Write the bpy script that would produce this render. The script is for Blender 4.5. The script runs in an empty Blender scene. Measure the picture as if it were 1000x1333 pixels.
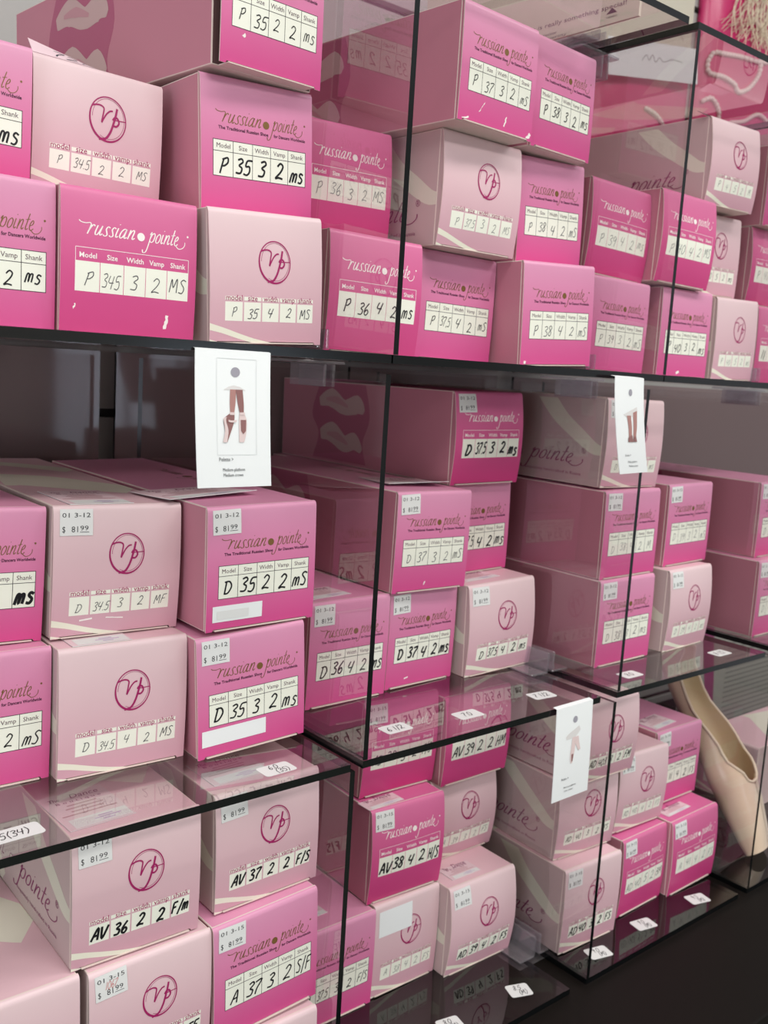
import bpy, bmesh, math, random
from mathutils import Vector, Matrix, Euler
random.seed(7)
scene = bpy.context.scene
COL = scene.collection
Z0 = 1.42                      # height of the upper shelf above the floor

# ------------------------------------------------------------------ camera
CAM = (-0.1810, -0.5843, Z0 - 0.0116)
YAW, PITCH, ROLL, FPX = 0.70362, -0.14545, 0.06130, 1260.45
fw = Vector((math.sin(YAW)*math.cos(PITCH), math.cos(YAW)*math.cos(PITCH), math.sin(PITCH)))
rt = Vector((math.cos(YAW), -math.sin(YAW), 0))
up = rt.cross(fw)
rt, up = (math.cos(ROLL)*rt + math.sin(ROLL)*up, -math.sin(ROLL)*rt + math.cos(ROLL)*up)
cd = bpy.data.cameras.new('camera')
cam = bpy.data.objects.new('camera', cd); COL.objects.link(cam)
M3 = Matrix((rt, up, -fw)).transposed()
cam.matrix_world = Matrix.Translation(CAM) @ M3.to_4x4()
cd.sensor_fit = 'VERTICAL'; cd.sensor_height = 36.0; cd.sensor_width = 27.0
cd.lens = FPX*36.0/1333.0
cd.clip_start = 0.02; cd.clip_end = 50
cd.dof.use_dof = True; cd.dof.focus_distance = 0.72; cd.dof.aperture_fstop = 13.0
scene.camera = cam

# ------------------------------------------------------------------ light and exposure
scene.view_settings.view_transform = 'Standard'
scene.view_settings.look = 'None'
scene.view_settings.exposure = 0.0
scene.view_settings.gamma = 1.0
scene.view_settings.use_curve_mapping = False
scene.cycles.transparent_max_bounces = 32
scene.cycles.max_bounces = 8
wd = bpy.data.worlds.new('world'); scene.world = wd; wd.use_nodes = True
bgn = wd.node_tree.nodes['Background']
bgn.inputs['Color'].default_value = (0.93, 0.95, 1.0, 1); bgn.inputs['Strength'].default_value = 0.46
def area(name, loc, rot, sx, sy, power, color=(1, 0.97, 0.93)):
    l = bpy.data.lights.new(name, 'AREA'); l.shape = 'RECTANGLE'; l.size = sx; l.size_y = sy
    l.energy = power; l.color = color
    o = bpy.data.objects.new(name, l); COL.objects.link(o); o.location = loc; o.rotation_euler = rot
    return o
area('ceiling_light_over_aisle', (0.0, -0.75, Z0+1.25), (0, 0, 0.0), 1.2, 0.35, 15)
area('ceiling_light_right', (1.5, -0.75, Z0+1.25), (0, 0, 0.0), 1.2, 0.35, 15)
area('ceiling_light_room', (0.3, -2.2, Z0+1.25), (0, 0, 0.0), 2.4, 0.5, 40)
area('added_left_fill', (-2.5, -1.5, Z0-0.35), (math.radians(90), 0, math.radians(-66)), 1.3, 1.1, 25, (0.9, 0.95, 1.0))  # unseen fill lamp added to brighten the left sides of the boxes

# ------------------------------------------------------------------ materials
def lin(c):
    return tuple(((v/255.0)/12.92 if v/255.0 <= 0.04045 else ((v/255.0+0.055)/1.055)**2.4) for v in c) + (1,)
def mat(name, rgb, rough=0.5, spec=0.4, metal=0.0):
    m = bpy.data.materials.new(name); m.use_nodes = True
    b = m.node_tree.nodes['Principled BSDF']
    b.inputs['Base Color'].default_value = lin(rgb); b.inputs['Roughness'].default_value = rough
    b.inputs['Specular IOR Level'].default_value = spec; b.inputs['Metallic'].default_value = metal
    return m
def add_bump(m, scale, strength, dist=0.0004):
    nt = m.node_tree; b = nt.nodes['Principled BSDF']
    tc = nt.nodes.new('ShaderNodeTexCoord'); n = nt.nodes.new('ShaderNodeTexNoise'); bp = nt.nodes.new('ShaderNodeBump')
    n.inputs['Scale'].default_value = scale; n.inputs['Detail'].default_value = 3
    bp.inputs['Strength'].default_value = strength; bp.inputs['Distance'].default_value = dist
    nt.links.new(tc.outputs['Object'], n.inputs['Vector']); nt.links.new(n.outputs['Fac'], bp.inputs['Height'])
    nt.links.new(bp.outputs['Normal'], b.inputs['Normal'])
    return m
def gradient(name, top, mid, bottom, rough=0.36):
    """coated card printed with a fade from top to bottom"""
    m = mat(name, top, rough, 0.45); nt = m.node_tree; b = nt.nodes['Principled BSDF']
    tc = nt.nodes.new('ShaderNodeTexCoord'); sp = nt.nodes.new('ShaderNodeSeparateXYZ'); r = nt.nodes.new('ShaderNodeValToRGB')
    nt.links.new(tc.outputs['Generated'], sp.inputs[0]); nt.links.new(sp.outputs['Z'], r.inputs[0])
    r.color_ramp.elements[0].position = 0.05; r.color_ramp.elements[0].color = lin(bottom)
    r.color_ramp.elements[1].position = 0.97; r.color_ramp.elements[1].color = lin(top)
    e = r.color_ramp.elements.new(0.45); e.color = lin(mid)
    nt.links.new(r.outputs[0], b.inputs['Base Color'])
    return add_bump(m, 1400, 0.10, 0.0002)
MT = {}
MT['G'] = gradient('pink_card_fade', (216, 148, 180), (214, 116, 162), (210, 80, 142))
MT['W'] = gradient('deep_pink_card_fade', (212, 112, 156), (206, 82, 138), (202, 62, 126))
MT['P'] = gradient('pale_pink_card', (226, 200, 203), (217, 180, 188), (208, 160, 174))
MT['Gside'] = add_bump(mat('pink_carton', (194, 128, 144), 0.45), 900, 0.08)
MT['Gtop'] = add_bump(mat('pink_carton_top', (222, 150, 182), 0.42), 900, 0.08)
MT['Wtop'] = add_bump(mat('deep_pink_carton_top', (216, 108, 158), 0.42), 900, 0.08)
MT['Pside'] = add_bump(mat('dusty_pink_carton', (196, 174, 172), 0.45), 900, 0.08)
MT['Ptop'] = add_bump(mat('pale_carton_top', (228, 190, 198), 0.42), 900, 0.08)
MT['board'] = mat('bare_cardboard', (222, 205, 196), 0.8)
MT['inside_shade'] = mat('carton_inside_shade', (92, 66, 66), 0.9)  # dark colour paints the shade inside the gaping carton
MT['cell'] = mat('table_cream', (238, 240, 226), 0.45)
MT['cream'] = mat('print_cream', (232, 230, 212), 0.45)
MT['sidecream'] = mat('print_side_cream', (218, 216, 198), 0.45)
MT['line'] = mat('print_black', (40, 32, 40), 0.5)
MT['gold'] = mat('print_bronze', (128, 96, 52), 0.4, 0.5, 0.25)
MT['tag'] = mat('print_plum', (72, 28, 56), 0.5)
MT['magenta'] = mat('print_magenta', (160, 26, 96), 0.45)
MT['sidetext'] = mat('print_side_plum', (140, 62, 104), 0.5)
MT['white'] = mat('print_white', (244, 236, 232), 0.45)
MT['ink'] = mat('marker_black', (16, 16, 22), 0.4)
MT['pen'] = mat('pen_grey', (70, 70, 76), 0.5)
MT['pencil'] = mat('pencil_grey', (132, 134, 132), 0.6)
MT['redpen'] = mat('pen_red', (200, 110, 110), 0.5)
MT['sticker'] = mat('sticker_white', (224, 226, 224), 0.5)
MT['stickerbright'] = mat('sticker_blank_white', (236, 240, 240), 0.4)
MT['dot'] = mat('dot_matrix_ink', (44, 46, 50), 0.6)
MT['photo_m'] = mat('print_photo_magenta', (174, 90, 120), 0.4)
MT['photo_s'] = mat('print_photo_satin', (196, 166, 164), 0.4)
MT['photo_d'] = mat('print_photo_shade', (192, 142, 150), 0.4)
MT['paper'] = mat('card_paper', (240, 244, 244), 0.55)
MT['cardpink'] = mat('card_printed_pink', (226, 200, 206), 0.55)
MT['lilac'] = mat('print_lilac', (196, 170, 206), 0.5)
MT['edge'] = mat('acrylic_edge', (9, 13, 14), 0.18, 0.5)
MT['plastic'] = None
MT['platform'] = add_bump(mat('black_laminate', (19, 15, 12), 0.55, 0.15), 60, 0.05)
MT['floor'] = mat('floor_vinyl', (112, 116, 104), 0.6)
MT['wall'] = mat('slatwall_grey', (176, 176, 172), 0.6)
MT['plaster'] = mat('painted_plaster', (190, 184, 178), 0.8); MT['frame'] = mat('window_frame', (60, 58, 58), 0.5)
MT['daylight'] = mat('window_daylight', (200, 215, 240)); _b = MT['daylight'].node_tree.nodes['Principled BSDF']; _b.inputs['Emission Color'].default_value = (0.75, 0.85, 1.0, 1); _b.inputs['Emission Strength'].default_value = 3.0
MT['groove'] = mat('slatwall_groove', (70, 70, 70), 0.7)
def acrylic(name, tint, refl, haze=0.0, hazec=(0.5, 0.5, 0.5), rough=0.015):
    m = bpy.data.materials.new(name); m.use_nodes = True; nt = m.node_tree; nt.nodes.clear()
    out = nt.nodes.new('ShaderNodeOutputMaterial'); tr = nt.nodes.new('ShaderNodeBsdfTransparent'); gl = nt.nodes.new('ShaderNodeBsdfGlossy')
    mx = nt.nodes.new('ShaderNodeMixShader'); fr = nt.nodes.new('ShaderNodeFresnel'); ge = nt.nodes.new('ShaderNodeNewGeometry')
    m1 = nt.nodes.new('ShaderNodeMath'); m1.operation = 'SUBTRACT'; m1.inputs[0].default_value = 1
    m2 = nt.nodes.new('ShaderNodeMath'); m2.operation = 'MULTIPLY'; m3 = nt.nodes.new('ShaderNodeMath'); m3.operation = 'MULTIPLY'
    m3.inputs[1].default_value = refl; m3.use_clamp = True
    tr.inputs['Color'].default_value = tint + (1,); gl.inputs['Roughness'].default_value = rough
    gl.inputs['Color'].default_value = (0.95, 0.95, 0.95, 1); fr.inputs['IOR'].default_value = 1.49
    L = nt.links.new
    L(ge.outputs['Backfacing'], m1.inputs[1]); L(fr.outputs[0], m2.inputs[0]); L(m1.outputs[0], m2.inputs[1])
    L(m2.outputs[0], m3.inputs[0]); L(m3.outputs[0], mx.inputs[0]); L(tr.outputs[0], mx.inputs[1]); L(gl.outputs[0], mx.inputs[2])
    if haze:
        df = nt.nodes.new('ShaderNodeBsdfDiffuse'); df.inputs['Color'].default_value = hazec + (1,); m4 = nt.nodes.new('ShaderNodeMixShader'); m4.inputs[0].default_value = haze
        L(mx.outputs[0], m4.inputs[1]); L(df.outputs[0], m4.inputs[2]); L(m4.outputs[0], out.inputs['Surface'])
    else: L(mx.outputs[0], out.inputs['Surface'])
    return m
MT['acrylic'] = acrylic('clear_acrylic', (0.93, 0.92, 0.92), 1.5)
MT['shade_tint'] = acrylic('shade_tinted_acrylic', (0.55, 0.48, 0.48), 1.5, 0.50, (0.36, 0.27, 0.27), 0.06)  # dark tint stands in for shade at the back, brown haze for dim reflections
MT['plastic'] = acrylic('clear_plastic', (0.86, 0.84, 0.88), 2.5, 0.11, (0.60, 0.57, 0.58), 0.06)

# ------------------------------------------------------------------ object helpers
def link(name, me, parent=None, loc=None, rot=None):
    o = bpy.data.objects.new(name, me); COL.objects.link(o)
    if parent: o.parent = parent
    if loc: o.location = loc
    if rot: o.rotation_euler = rot
    return o
def tag(o, label=None, cat=None, group=None, kind=None):
    if label: o['label'] = label
    if cat: o['category'] = cat
    if group: o['group'] = group
    if kind: o['kind'] = kind
    return o
class Mesh:
    """collects polygons with material slots"""
    def __init__(s): s.v = []; s.f = []; s.m = []; s.mats = []; s.smooth = []
    def slot(s, key):
        if key not in s.mats: s.mats.append(key)
        return s.mats.index(key)
    def poly(s, pts, key, smooth=False):
        b = len(s.v); s.v += [tuple(p) for p in pts]; s.f.append(tuple(range(b, b+len(pts)))); s.m.append(s.slot(key)); s.smooth.append(smooth)
    def mesh(s, verts, faces, key, smooth=False):
        b = len(s.v); s.v += [tuple(p) for p in verts]; k = s.slot(key)
        for f in faces: s.f.append(tuple(b+i for i in f)); s.m.append(k); s.smooth.append(smooth)
    def box(s, a, b, key, keys=None):
        x0, y0, z0 = a; x1, y1, z1 = b
        V = [(x0,y0,z0),(x1,y0,z0),(x1,y1,z0),(x0,y1,z0),(x0,y0,z1),(x1,y0,z1),(x1,y1,z1),(x0,y1,z1)]
        F = [('-z',(0,3,2,1)),('+z',(4,5,6,7)),('-y',(0,1,5,4)),('+y',(2,3,7,6)),('-x',(3,0,4,7)),('+x',(1,2,6,5))]
        bs = len(s.v); s.v += V
        for n, f in F:
            s.f.append(tuple(bs+i for i in f)); s.m.append(s.slot((keys or {}).get(n, key))); s.smooth.append(False)
    def data(s, name, bevel=0.0, seg=1):
        me = bpy.data.meshes.new(name); me.from_pydata(s.v, [], s.f)
        for k in s.mats: me.materials.append(MT[k])
        me.polygons.foreach_set('material_index', s.m); me.polygons.foreach_set('use_smooth', s.smooth)
        if bevel:
            bm = bmesh.new(); bm.from_mesh(me)
            bmesh.ops.bevel(bm, geom=list(bm.edges), offset=bevel, segments=seg, affect='EDGES', profile=0.6)
            bm.to_mesh(me); bm.free()
        me.update(); return me
    def build(s, name, parent=None, loc=None, rot=None, bevel=0.0, seg=1):
        return link(name, s.data(name, bevel, seg), parent, loc, rot)

# ------------------------------------------------------------------ lettering
_tc = {}
def text_mesh(body, bold=0.0, shear=0.0):
    """flat outline of printed lettering, cap height scaled to 1, origin left / baseline"""
    key = (body, bold, shear)
    if key in _tc: return _tc[key]
    cu = bpy.data.curves.new('t', 'FONT'); cu.body = body; cu.size = 1.0; cu.offset = bold; cu.shear = shear
    cu.resolution_u = 2; cu.fill_mode = 'FRONT'
    o = bpy.data.objects.new('t', cu); COL.objects.link(o)
    dg = bpy.context.evaluated_depsgraph_get(); dg.update()
    me = bpy.data.meshes.new_from_object(o.evaluated_get(dg))
    s = 1/0.69
    V = [(v.co.x*s, v.co.y*s) for v in me.vertices]; F = [tuple(p.vertices) for p in me.polygons]
    bpy.data.objects.remove(o); bpy.data.curves.remove(cu); bpy.data.meshes.remove(me)
    w = max([v[0] for v in V]) if V else 0
    _tc[key] = (V, F, w); return _tc[key]
def smooth_pts(pts, n=5):
    if len(pts) < 3: return [tuple(p) for p in pts]
    P = [pts[0]] + list(pts) + [pts[-1]]; out = []
    for i in range(1, len(P)-2):
        p0, p1, p2, p3 = P[i-1], P[i], P[i+1], P[i+2]
        for k in range(n):
            t = k/n
            out.append(tuple(0.5*((2*p1[c]) + (-p0[c]+p2[c])*t + (2*p0[c]-5*p1[c]+4*p2[c]-p3[c])*t*t + (-p0[c]+3*p1[c]-3*p2[c]+p3[c])*t**3) for c in (0, 1)))
    out.append(tuple(pts[-1])); return out
def ribbon(pts, w, taper=False):
    """flat pen stroke around a polyline"""
    V = []; F = []; n = len(pts)
    for i, p in enumerate(pts):
        a = pts[max(i-1, 0)]; b = pts[min(i+1, n-1)]
        dx, dy = b[0]-a[0], b[1]-a[1]; l = math.hypot(dx, dy) or 1
        k = w/2
        if taper: k *= 0.55 + 0.45*abs(dy)/l
        V += [(p[0]-dy/l*k, p[1]+dx/l*k), (p[0]+dy/l*k, p[1]-dx/l*k)]
        if i: F.append((2*i-2, 2*i-1, 2*i+1, 2*i))
    return V, F
SC = {   # lower-case italic script, x-height 1: (strokes, advance)
 'r': ([[(.24,1.0),(.16,.5),(.05,0)],[(.09,.25),(.3,.8),(.48,1.02),(.6,.86)]], .66),
 'u': ([[(.2,1),(.08,.3),(.14,.02),(.34,.12),(.58,.8),(.63,1)],[(.63,1),(.5,.25),(.57,.02),(.74,.2)]], .8),
 's': ([[(.02,.12),(.2,-.02),(.38,.14),(.3,.45),(.22,.74),(.38,1.0),(.56,.88)]], .56),
 'i': ([[(.2,1),(.08,.25),(.14,.02),(.3,.16)],[(.27,1.42),(.31,1.36)]], .38),
 'a': ([[(.62,.9),(.42,1),(.16,.65),(.07,.2),(.2,.0),(.44,.3),(.64,1)],[(.64,1),(.51,.22),(.58,.02),(.74,.18)]], .8),
 'n': ([[(.22,1),(.06,0)],[(.1,.25),(.32,.82),(.52,1),(.58,.78),(.48,.22),(.55,.02),(.72,.2)]], .8),
 'p': ([[(.08,.8),(.24,1.08),(.17,.6),(.0,-.6),(-.16,-1.1),(-.44,-1.16),(-.54,-.86)],[(.12,.3),(.3,.8),(.54,1),(.66,.75),(.56,.2),(.32,0),(.12,.18)]], .76),
 'o': ([[(.4,1),(.16,.7),(.08,.2),(.24,0),(.48,.22),(.58,.75),(.42,1)]], .66),
 't': ([[(.36,1.65),(.2,.7),(.12,.2),(.2,.02),(.36,.16)],[(.02,1.02),(.5,1.1)]], .44),
 'e': ([[(.1,.45),(.36,.58),(.46,.84),(.34,1.0),(.15,.7),(.1,.24),(.26,0),(.52,.2)]], .54),
}
SWASH_R = [(-.95,1.32),(-.72,1.14),(-.3,1.08),(.1,1.16),(.24,1.0)]
SWASH_E = [(.3,.02),(.7,-.28),(1.15,-.2),(1.4,.15),(1.36,.5)]
def script(word, pen=0.11, lean=0.20):
    """list of (V,F) strokes for a word of script, plus its width"""
    out = []; x = 0
    for k, ch in enumerate(word):
        st, adv = SC[ch]
        for s in st:
            out.append(ribbon([(p[0]+x, p[1]) for p in smooth_pts(s)], pen, True))
        if k == 0 and ch == 'r': out.append(ribbon([(p[0]+x, p[1]) for p in smooth_pts(SWASH_R)], pen*.7))
        if k == len(word)-1 and ch == 'e': out.append(ribbon([(p[0]+x, p[1]) for p in smooth_pts(SWASH_E)], pen*.7))
        x += adv
    return [([(p[0]+lean*p[1], p[1]) for p in V], F) for V, F in out], x
HW = {   # hand lettering on a unit-high body
 '0': ([[(.3,1),(.08,.7),(.05,.25),(.25,0),(.5,.3),(.52,.75),(.3,1)]], .6),
 '1': ([[(.2,1),(.1,0)]], .35),
 '2': ([[(.05,.78),(.25,1),(.48,.82),(.35,.45),(.02,.03),(.25,.08),(.58,.02)]], .64),
 '3': ([[(.08,.9),(.35,1),(.48,.8),(.22,.55),(.46,.38),(.38,.05),(.02,.05)]], .58),
 '4': ([[(.12,.95),(.02,.48),(.5,.46)],[(.5,.95),(.3,0)]], .62),
 '5': ([[(.58,.98),(.2,.94),(.12,.56),(.4,.58),(.46,.22),(.28,0),(0,.06)]], .6),
 '6': ([[(.42,1),(.1,.5),(.1,.1),(.32,0),(.46,.25),(.3,.45),(.1,.25)]], .56),
 '7': ([[(.02,.92),(.52,.98),(.2,.4),(.12,0)]], .56),
 '8': ([[(.46,.82),(.26,1),(.1,.78),(.4,.34),(.26,.0),(.04,.2),(.36,.6),(.46,.82)]], .56),
 '9': ([[(.46,.8),(.24,1),(.06,.72),(.26,.52),(.46,.82),(.38,.3),(.3,0)]], .56),
 'P': ([[(.16,.95),(.06,0)],[(.06,.86),(.42,1),(.5,.72),(.3,.5),(.1,.48)]], .6),
 'D': ([[(.16,.92),(.08,.03)],[(0,.9),(.4,.92),(.6,.55),(.36,.08),(.02,.03)]], .72),
 'A': ([[(0,0),(.36,1),(.5,0)],[(.12,.36),(.5,.42)]], .62),
 'V': ([[(.02,1),(.2,0),(.55,1)]], .6),
 'M': ([[(.02,0),(.14,.95),(.3,.35),(.56,1),(.6,0)]], .72),
 'F': ([[(.14,.95),(.04,0)],[(.12,.95),(.55,1)],[(.1,.5),(.42,.56)]], .58),
 'H': ([[(.12,1),(.02,0)],[(.5,1),(.4,0)],[(.06,.45),(.46,.52)]], .6),
 'B': ([[(.14,.95),(.04,0)],[(.1,.92),(.42,.92),(.36,.55),(.1,.5),(.5,.4),(.4,.04),(.04,0)]], .6),
 'S': ([[(.5,.9),(.28,1),(.1,.8),(.4,.4),(.3,.04),(0,.08)]], .56),
 'm': ([[(.02,.0),(.12,.62),(.28,.6),(.26,.06),(.36,.58),(.54,.62),(.5,.04)]], .68),
 's': ([[(.42,.6),(.22,.7),(.12,.52),(.36,.28),(.26,.02),(.02,.06)]], .5),
 '/': ([[(.0,-.15),(.36,1.15)]], .4),
 '.': ([[(.04,.0),(.1,.06)]], .2),
 ',': ([[(.1,.08),(.02,-.12)]], .2),
 '(': ([[(.3,1.1),(.08,.5),(.26,-.15)]], .36),
 ')': ([[(.06,1.1),(.28,.5),(.04,-.15)]], .36),
 'R': ([[(.14,.95),(.04,0)],[(.06,.9),(.42,.95),(.44,.62),(.1,.5),(.5,.0)]], .6),
 ' ': ([], .4),
}
def hand(word, pen=0.09, lean=None):
    lean = random.uniform(.10, .24) if lean is None else lean
    out = []; x = 0
    for ch in word:
        st, adv = HW[ch]
        j = random.uniform(-.05, .05); sk = lean + random.uniform(-.04, .05)
        for s in st: out.append(ribbon([(p[0]+x+sk*p[1], p[1]+j) for p in smooth_pts(s)], pen))
        x += adv + 0.04
    return out, x
def put(M, f, strokes, key, u, v, s, lift, sx=1.0):
    """strokes (V,F) in unit space onto surface map f(u,v,lift); metres"""
    for V, F in strokes: M.mesh([f(u+p[0]*s*sx, v+p[1]*s, lift) for p in V], F, key)
def put_text(M, f, body, key, u, v, cap, lift, align='L', width=None, bold=0.0, shear=0.0):
    V, F, w = text_mesh(body, bold, shear); sx = 1.0
    if width: sx = width/(w*cap)
    u0 = u - (w*cap*sx/2 if align == 'C' else 0)
    M.mesh([f(u0+p[0]*cap*sx, v+p[1]*cap, lift) for p in V], F, key)
def put_rect(M, f, u0, v0, u1, v1, key, lift, nu=1, nv=1):
    nu = max(nu, math.ceil(abs(u1-u0)/0.006)); nv = max(nv, math.ceil(abs(v1-v0)/0.0045)); V = []; F = []
    for j in range(nv+1):
        for i in range(nu+1): V.append(f(u0+(u1-u0)*i/nu, v0+(v1-v0)*j/nv, lift))
    for j in range(nv):
        for i in range(nu):
            a = j*(nu+1)+i; F.append((a, a+1, a+nu+2, a+nu+1))
    M.mesh(V, F, key)
def put_disc(M, f, u, v, r, key, lift, n=20, ry=None):
    M.poly([f(u+r*math.cos(2*math.pi*k/n), v+(ry or r)*math.sin(2*math.pi*k/n), lift) for k in range(n)], key)
def put_band(M, f, pts, key, lift, widths, n=6):
    """band along a smoothed centre line with varying width"""
    P = smooth_pts(pts, n); V = []; F = []; N = len(P)
    for i, p in enumerate(P):
        a = P[max(i-1, 0)]; b = P[min(i+1, N-1)]; dx, dy = b[0]-a[0], b[1]-a[1]; l = math.hypot(dx, dy) or 1
        t = i/(N-1)*(len(widths)-1); k = min(int(t), len(widths)-2); w = (widths[k]*(1-(t-k))+widths[k+1]*(t-k))/2
        V += [f(p[0]-dy/l*w, p[1]+dx/l*w, lift), f(p[0]+dy/l*w, p[1]-dx/l*w, lift)]
        if i: F.append((2*i-2, 2*i-1, 2*i+1, 2*i))
    M.mesh(V, F, key)

# ------------------------------------------------------------------ the room
def struct(name, M, **k):
    return tag(M.build(name, **k), kind='structure')
M = Mesh(); M.box((-3.0, -3.2, -0.05), (4.0, 0.62, 0.0), 'floor'); struct('floor', M)
M = Mesh(); M.box((-3.0, 0.545, 0.0), (4.0, 0.62, 2.7), 'groove')
for k in range(28): M.box((-3.0, 0.53, 0.012+k*0.095), (4.0, 0.545, 0.012+k*0.095+0.084), 'wall')
struct('wall_back', M)
M = Mesh(); M.box((-3.0, -3.30, 0.0), (4.0, -3.18, 2.7), 'plaster'); struct('wall_front', M)
M = Mesh(); M.box((1.66, -3.175, Z0-.50), (2.40, -3.165, Z0+.02), 'daylight')
for a, b, c, d in ((1.62, -.54, 1.66, .06), (2.40, -.54, 2.44, .06), (1.62, -.54, 2.44, -.50), (1.62, .02, 2.44, .06), (2.03, -.54, 2.06, .06)): M.box((a, -3.18, Z0+b), (c, -3.15, Z0+d), 'frame')
struct('window_1', M)

# black platform the display stands on
M = Mesh(); M.box((-0.9, -0.145, 0.08), (2.6, 0.525, Z0-0.6678), 'platform'); M.box((-0.88, -0.09, 0.001), (2.58, 0.5, 0.08), 'platform')
tag(M.build('display_platform', bevel=0.0015), 'long black platform under the lowest row of acrylic shelves', 'platform')

# ------------------------------------------------------------------ acrylic display
def panel(name, x0, x1, y0, y1, z0, z1, label, edge='edge', face='acrylic', cat='acrylic panel', group='clear acrylic display panels'):
    """one sheet of acrylic; its two large faces are clear, the cut edges read dark"""
    d = (x1-x0, y1-y0, z1-z0); k = d.index(min(d)); ax = 'xyz'[k]
    keys = {'-'+ax: face, '+'+ax: face}
    M = Mesh(); M.box((0, 0, 0), d, edge, keys)
    o = M.build(name, loc=(x0, y0, Z0+z0)); tag(o, label, cat, group); return o
DEP = 0.43; T = 0.0065; ZM = -0.3322; ZL = -0.6604; ZT = 0.3285
shelf = {}
def sh(key, x0, x1, y0, z, label, **k): shelf[key] = panel('acrylic_shelf', x0, x1, y0, DEP, z-T, z, label, cat='shelf', **k)
sh('t1', -0.25, 0.2960, -0.02, 0, 'clear acrylic shelf under the upper left boxes, card with crossed legs hanging from it')
sh('t2', 0.2975, 0.6485, -0.02, 0, 'clear acrylic shelf under the upper middle boxes, narrow twisted card at its right')
sh('t3', 0.6500, 1.0010, -0.02, 0, 'clear acrylic shelf under the upper right boxes')
sh('t4', 1.0025, 1.35, -0.02, 0, 'clear acrylic shelf at the right edge of the photo at eye level')
sh('m1', -0.25, 0.2958, 0, ZM, 'clear acrylic shelf under the boxes marked D 34.5 and D 35 at left')
sh('m2', 0.3085, 0.6240, 0, ZM, 'clear acrylic shelf with three size stickers, under boxes D 37 and D 37.5')
sh('m3', 0.6520, 0.9560, 0, ZM, 'clear acrylic shelf with two size stickers, under boxes D 38 and D 39')
sh('m4', 0.9870, 1.30, 0, ZM, 'clear acrylic shelf at the right edge, above the satin pointe shoe')
sh('l1', -0.25, 0.2950, 0, ZL, 'clear acrylic base sheet under the lowest boxes at left')
sh('l2', 0.3060, 0.6195, 0, ZL, 'clear acrylic base sheet with the 8.5 sticker on the black platform')
sh('l3', 0.6476, 0.9616, 0, ZL, 'clear acrylic base sheet with three stickers marked 9 on the black platform')
sh('l4', 0.9830, 1.30, 0, ZL, 'clear acrylic base sheet under the satin pointe shoe')
sh('u2', 0.300, 0.6314, -0.02, ZT, 'clear acrylic top sheet with a dark rounded corner, under the cream sign')
sh('u3', 0.6475, 1.0000, -0.02, ZT, 'clear acrylic top sheet above the P 39 and P 40 boxes')
sh('u4', 1.0045, 1.33, 0.02, ZT, 'clear acrylic top sheet at the upper right edge behind the pale box')
def wallp(x, y0, z0, z1, label, w=0.005): return panel('acrylic_divider', x-w/2, x+w/2, y0, DEP, z0, z1, label, cat='divider')
wallp(0.2999, -0.02, 0.0003, ZT-T-0.0003, 'upright acrylic divider with chipped dark edge, in front of the box P 36 4 2')
wallp(0.6492, -0.02, 0.0003, ZT-T-0.0003, 'upright acrylic divider in front of the box P 39 4 2 in the upper row')
wallp(1.0035, -0.02, 0.0003, ZT-T-0.0003, 'upright acrylic divider at the far right of the upper row')
wallp(0.3110, 0.0, ZM+0.0003, -0.0150, 'upright acrylic divider in front of the box D 36 4 2 in the middle row')
wallp(0.6545, 0.0, ZM+0.0003, -0.0150, 'upright acrylic divider, middle row, running down from the narrow twisted card')
wallp(0.9905, 0.0, ZM+0.0003, -0.0150, 'upright acrylic divider at the right end of the middle row')
wallp(0.3020, 0.0045, ZL+0.0003, -0.3415, 'upright acrylic divider right of the boxes AV 37 and A 37')
wallp(0.6500, 0.0, ZL+0.0003, -0.3430, 'upright acrylic divider crossing the front of the pale AD 40 3 2 stack')
wallp(0.9860, 0.0, ZL+0.0003, -0.3430, 'upright acrylic divider in front of the satin pointe shoe')
for k, (x0, x1, lab) in enumerate([(-0.25, 0.292, 'acrylic back sheet tinted dark for shade, behind the boxes D 34.5 and D 35'), (0.312, 0.624, 'acrylic back sheet tinted dark for shade, behind the boxes D 37 and D 37.5'),
                                   (0.658, 0.955, 'acrylic back sheet tinted dark for shade, behind the boxes D 38 and D 39'), (0.994, 2.5, 'acrylic back sheet tinted dark for shade, at the right end of the middle row')]):
    panel('shade_tinted_sheet', x0, x1, 0.496, 0.501, ZM-0.005, -0.010, lab, face='shade_tint', cat='acrylic sheet', group='shade-tinted back sheets of the middle row')  # sheet colour carries the shade behind the middle row

def connector(x, y0, z, up_, down, label, fl=0.024, flu=True):
    """clear plastic clip that joins the sheets at a corner"""
    r = link('panel_connector', None, None, (x, y0, Z0+z)); tag(r, label, 'connector', 'clear plastic panel connectors')
    n = 0.05
    if flu:
        M = Mesh(); M.box((-fl, 0, 0.0003), (-0.004, n, 0.0025), 'plastic'); M.box((0.004, 0, 0.0003), (fl, n, 0.0025), 'plastic'); M.build('flange', r, bevel=0.0006)
    M = Mesh(); M.box((-fl, 0, -T-0.0030), (fl, n, -T-0.0006), 'plastic'); M.build('flange', r, bevel=0.0006)
    for s in (-1, 1):
        x0, x1 = (0.0032, 0.0060) if s > 0 else (-0.0060, -0.0032)
        if up_:
            M = Mesh(); M.box((x0, 0, 0.0027), (x1, n, up_), 'plastic'); M.build('jaw', r, bevel=0.0006)
        if down:
            M = Mesh(); M.box((x0+0.008, 0, -T-down), (x1+0.008, n, -T-0.0032), 'plastic'); M.build('jaw', r, bevel=0.0006)
    return r
connector(0.2992, 0.072, 0, 0.019, 0.022, 'clear plastic connector under the eye-level shelf, right of the card with crossed legs', flu=False)
connector(0.6493, 0.070, 0, 0.018, 0.022, 'clear plastic connector on the eye-level shelf, left of the narrow twisted card', flu=False)
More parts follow.
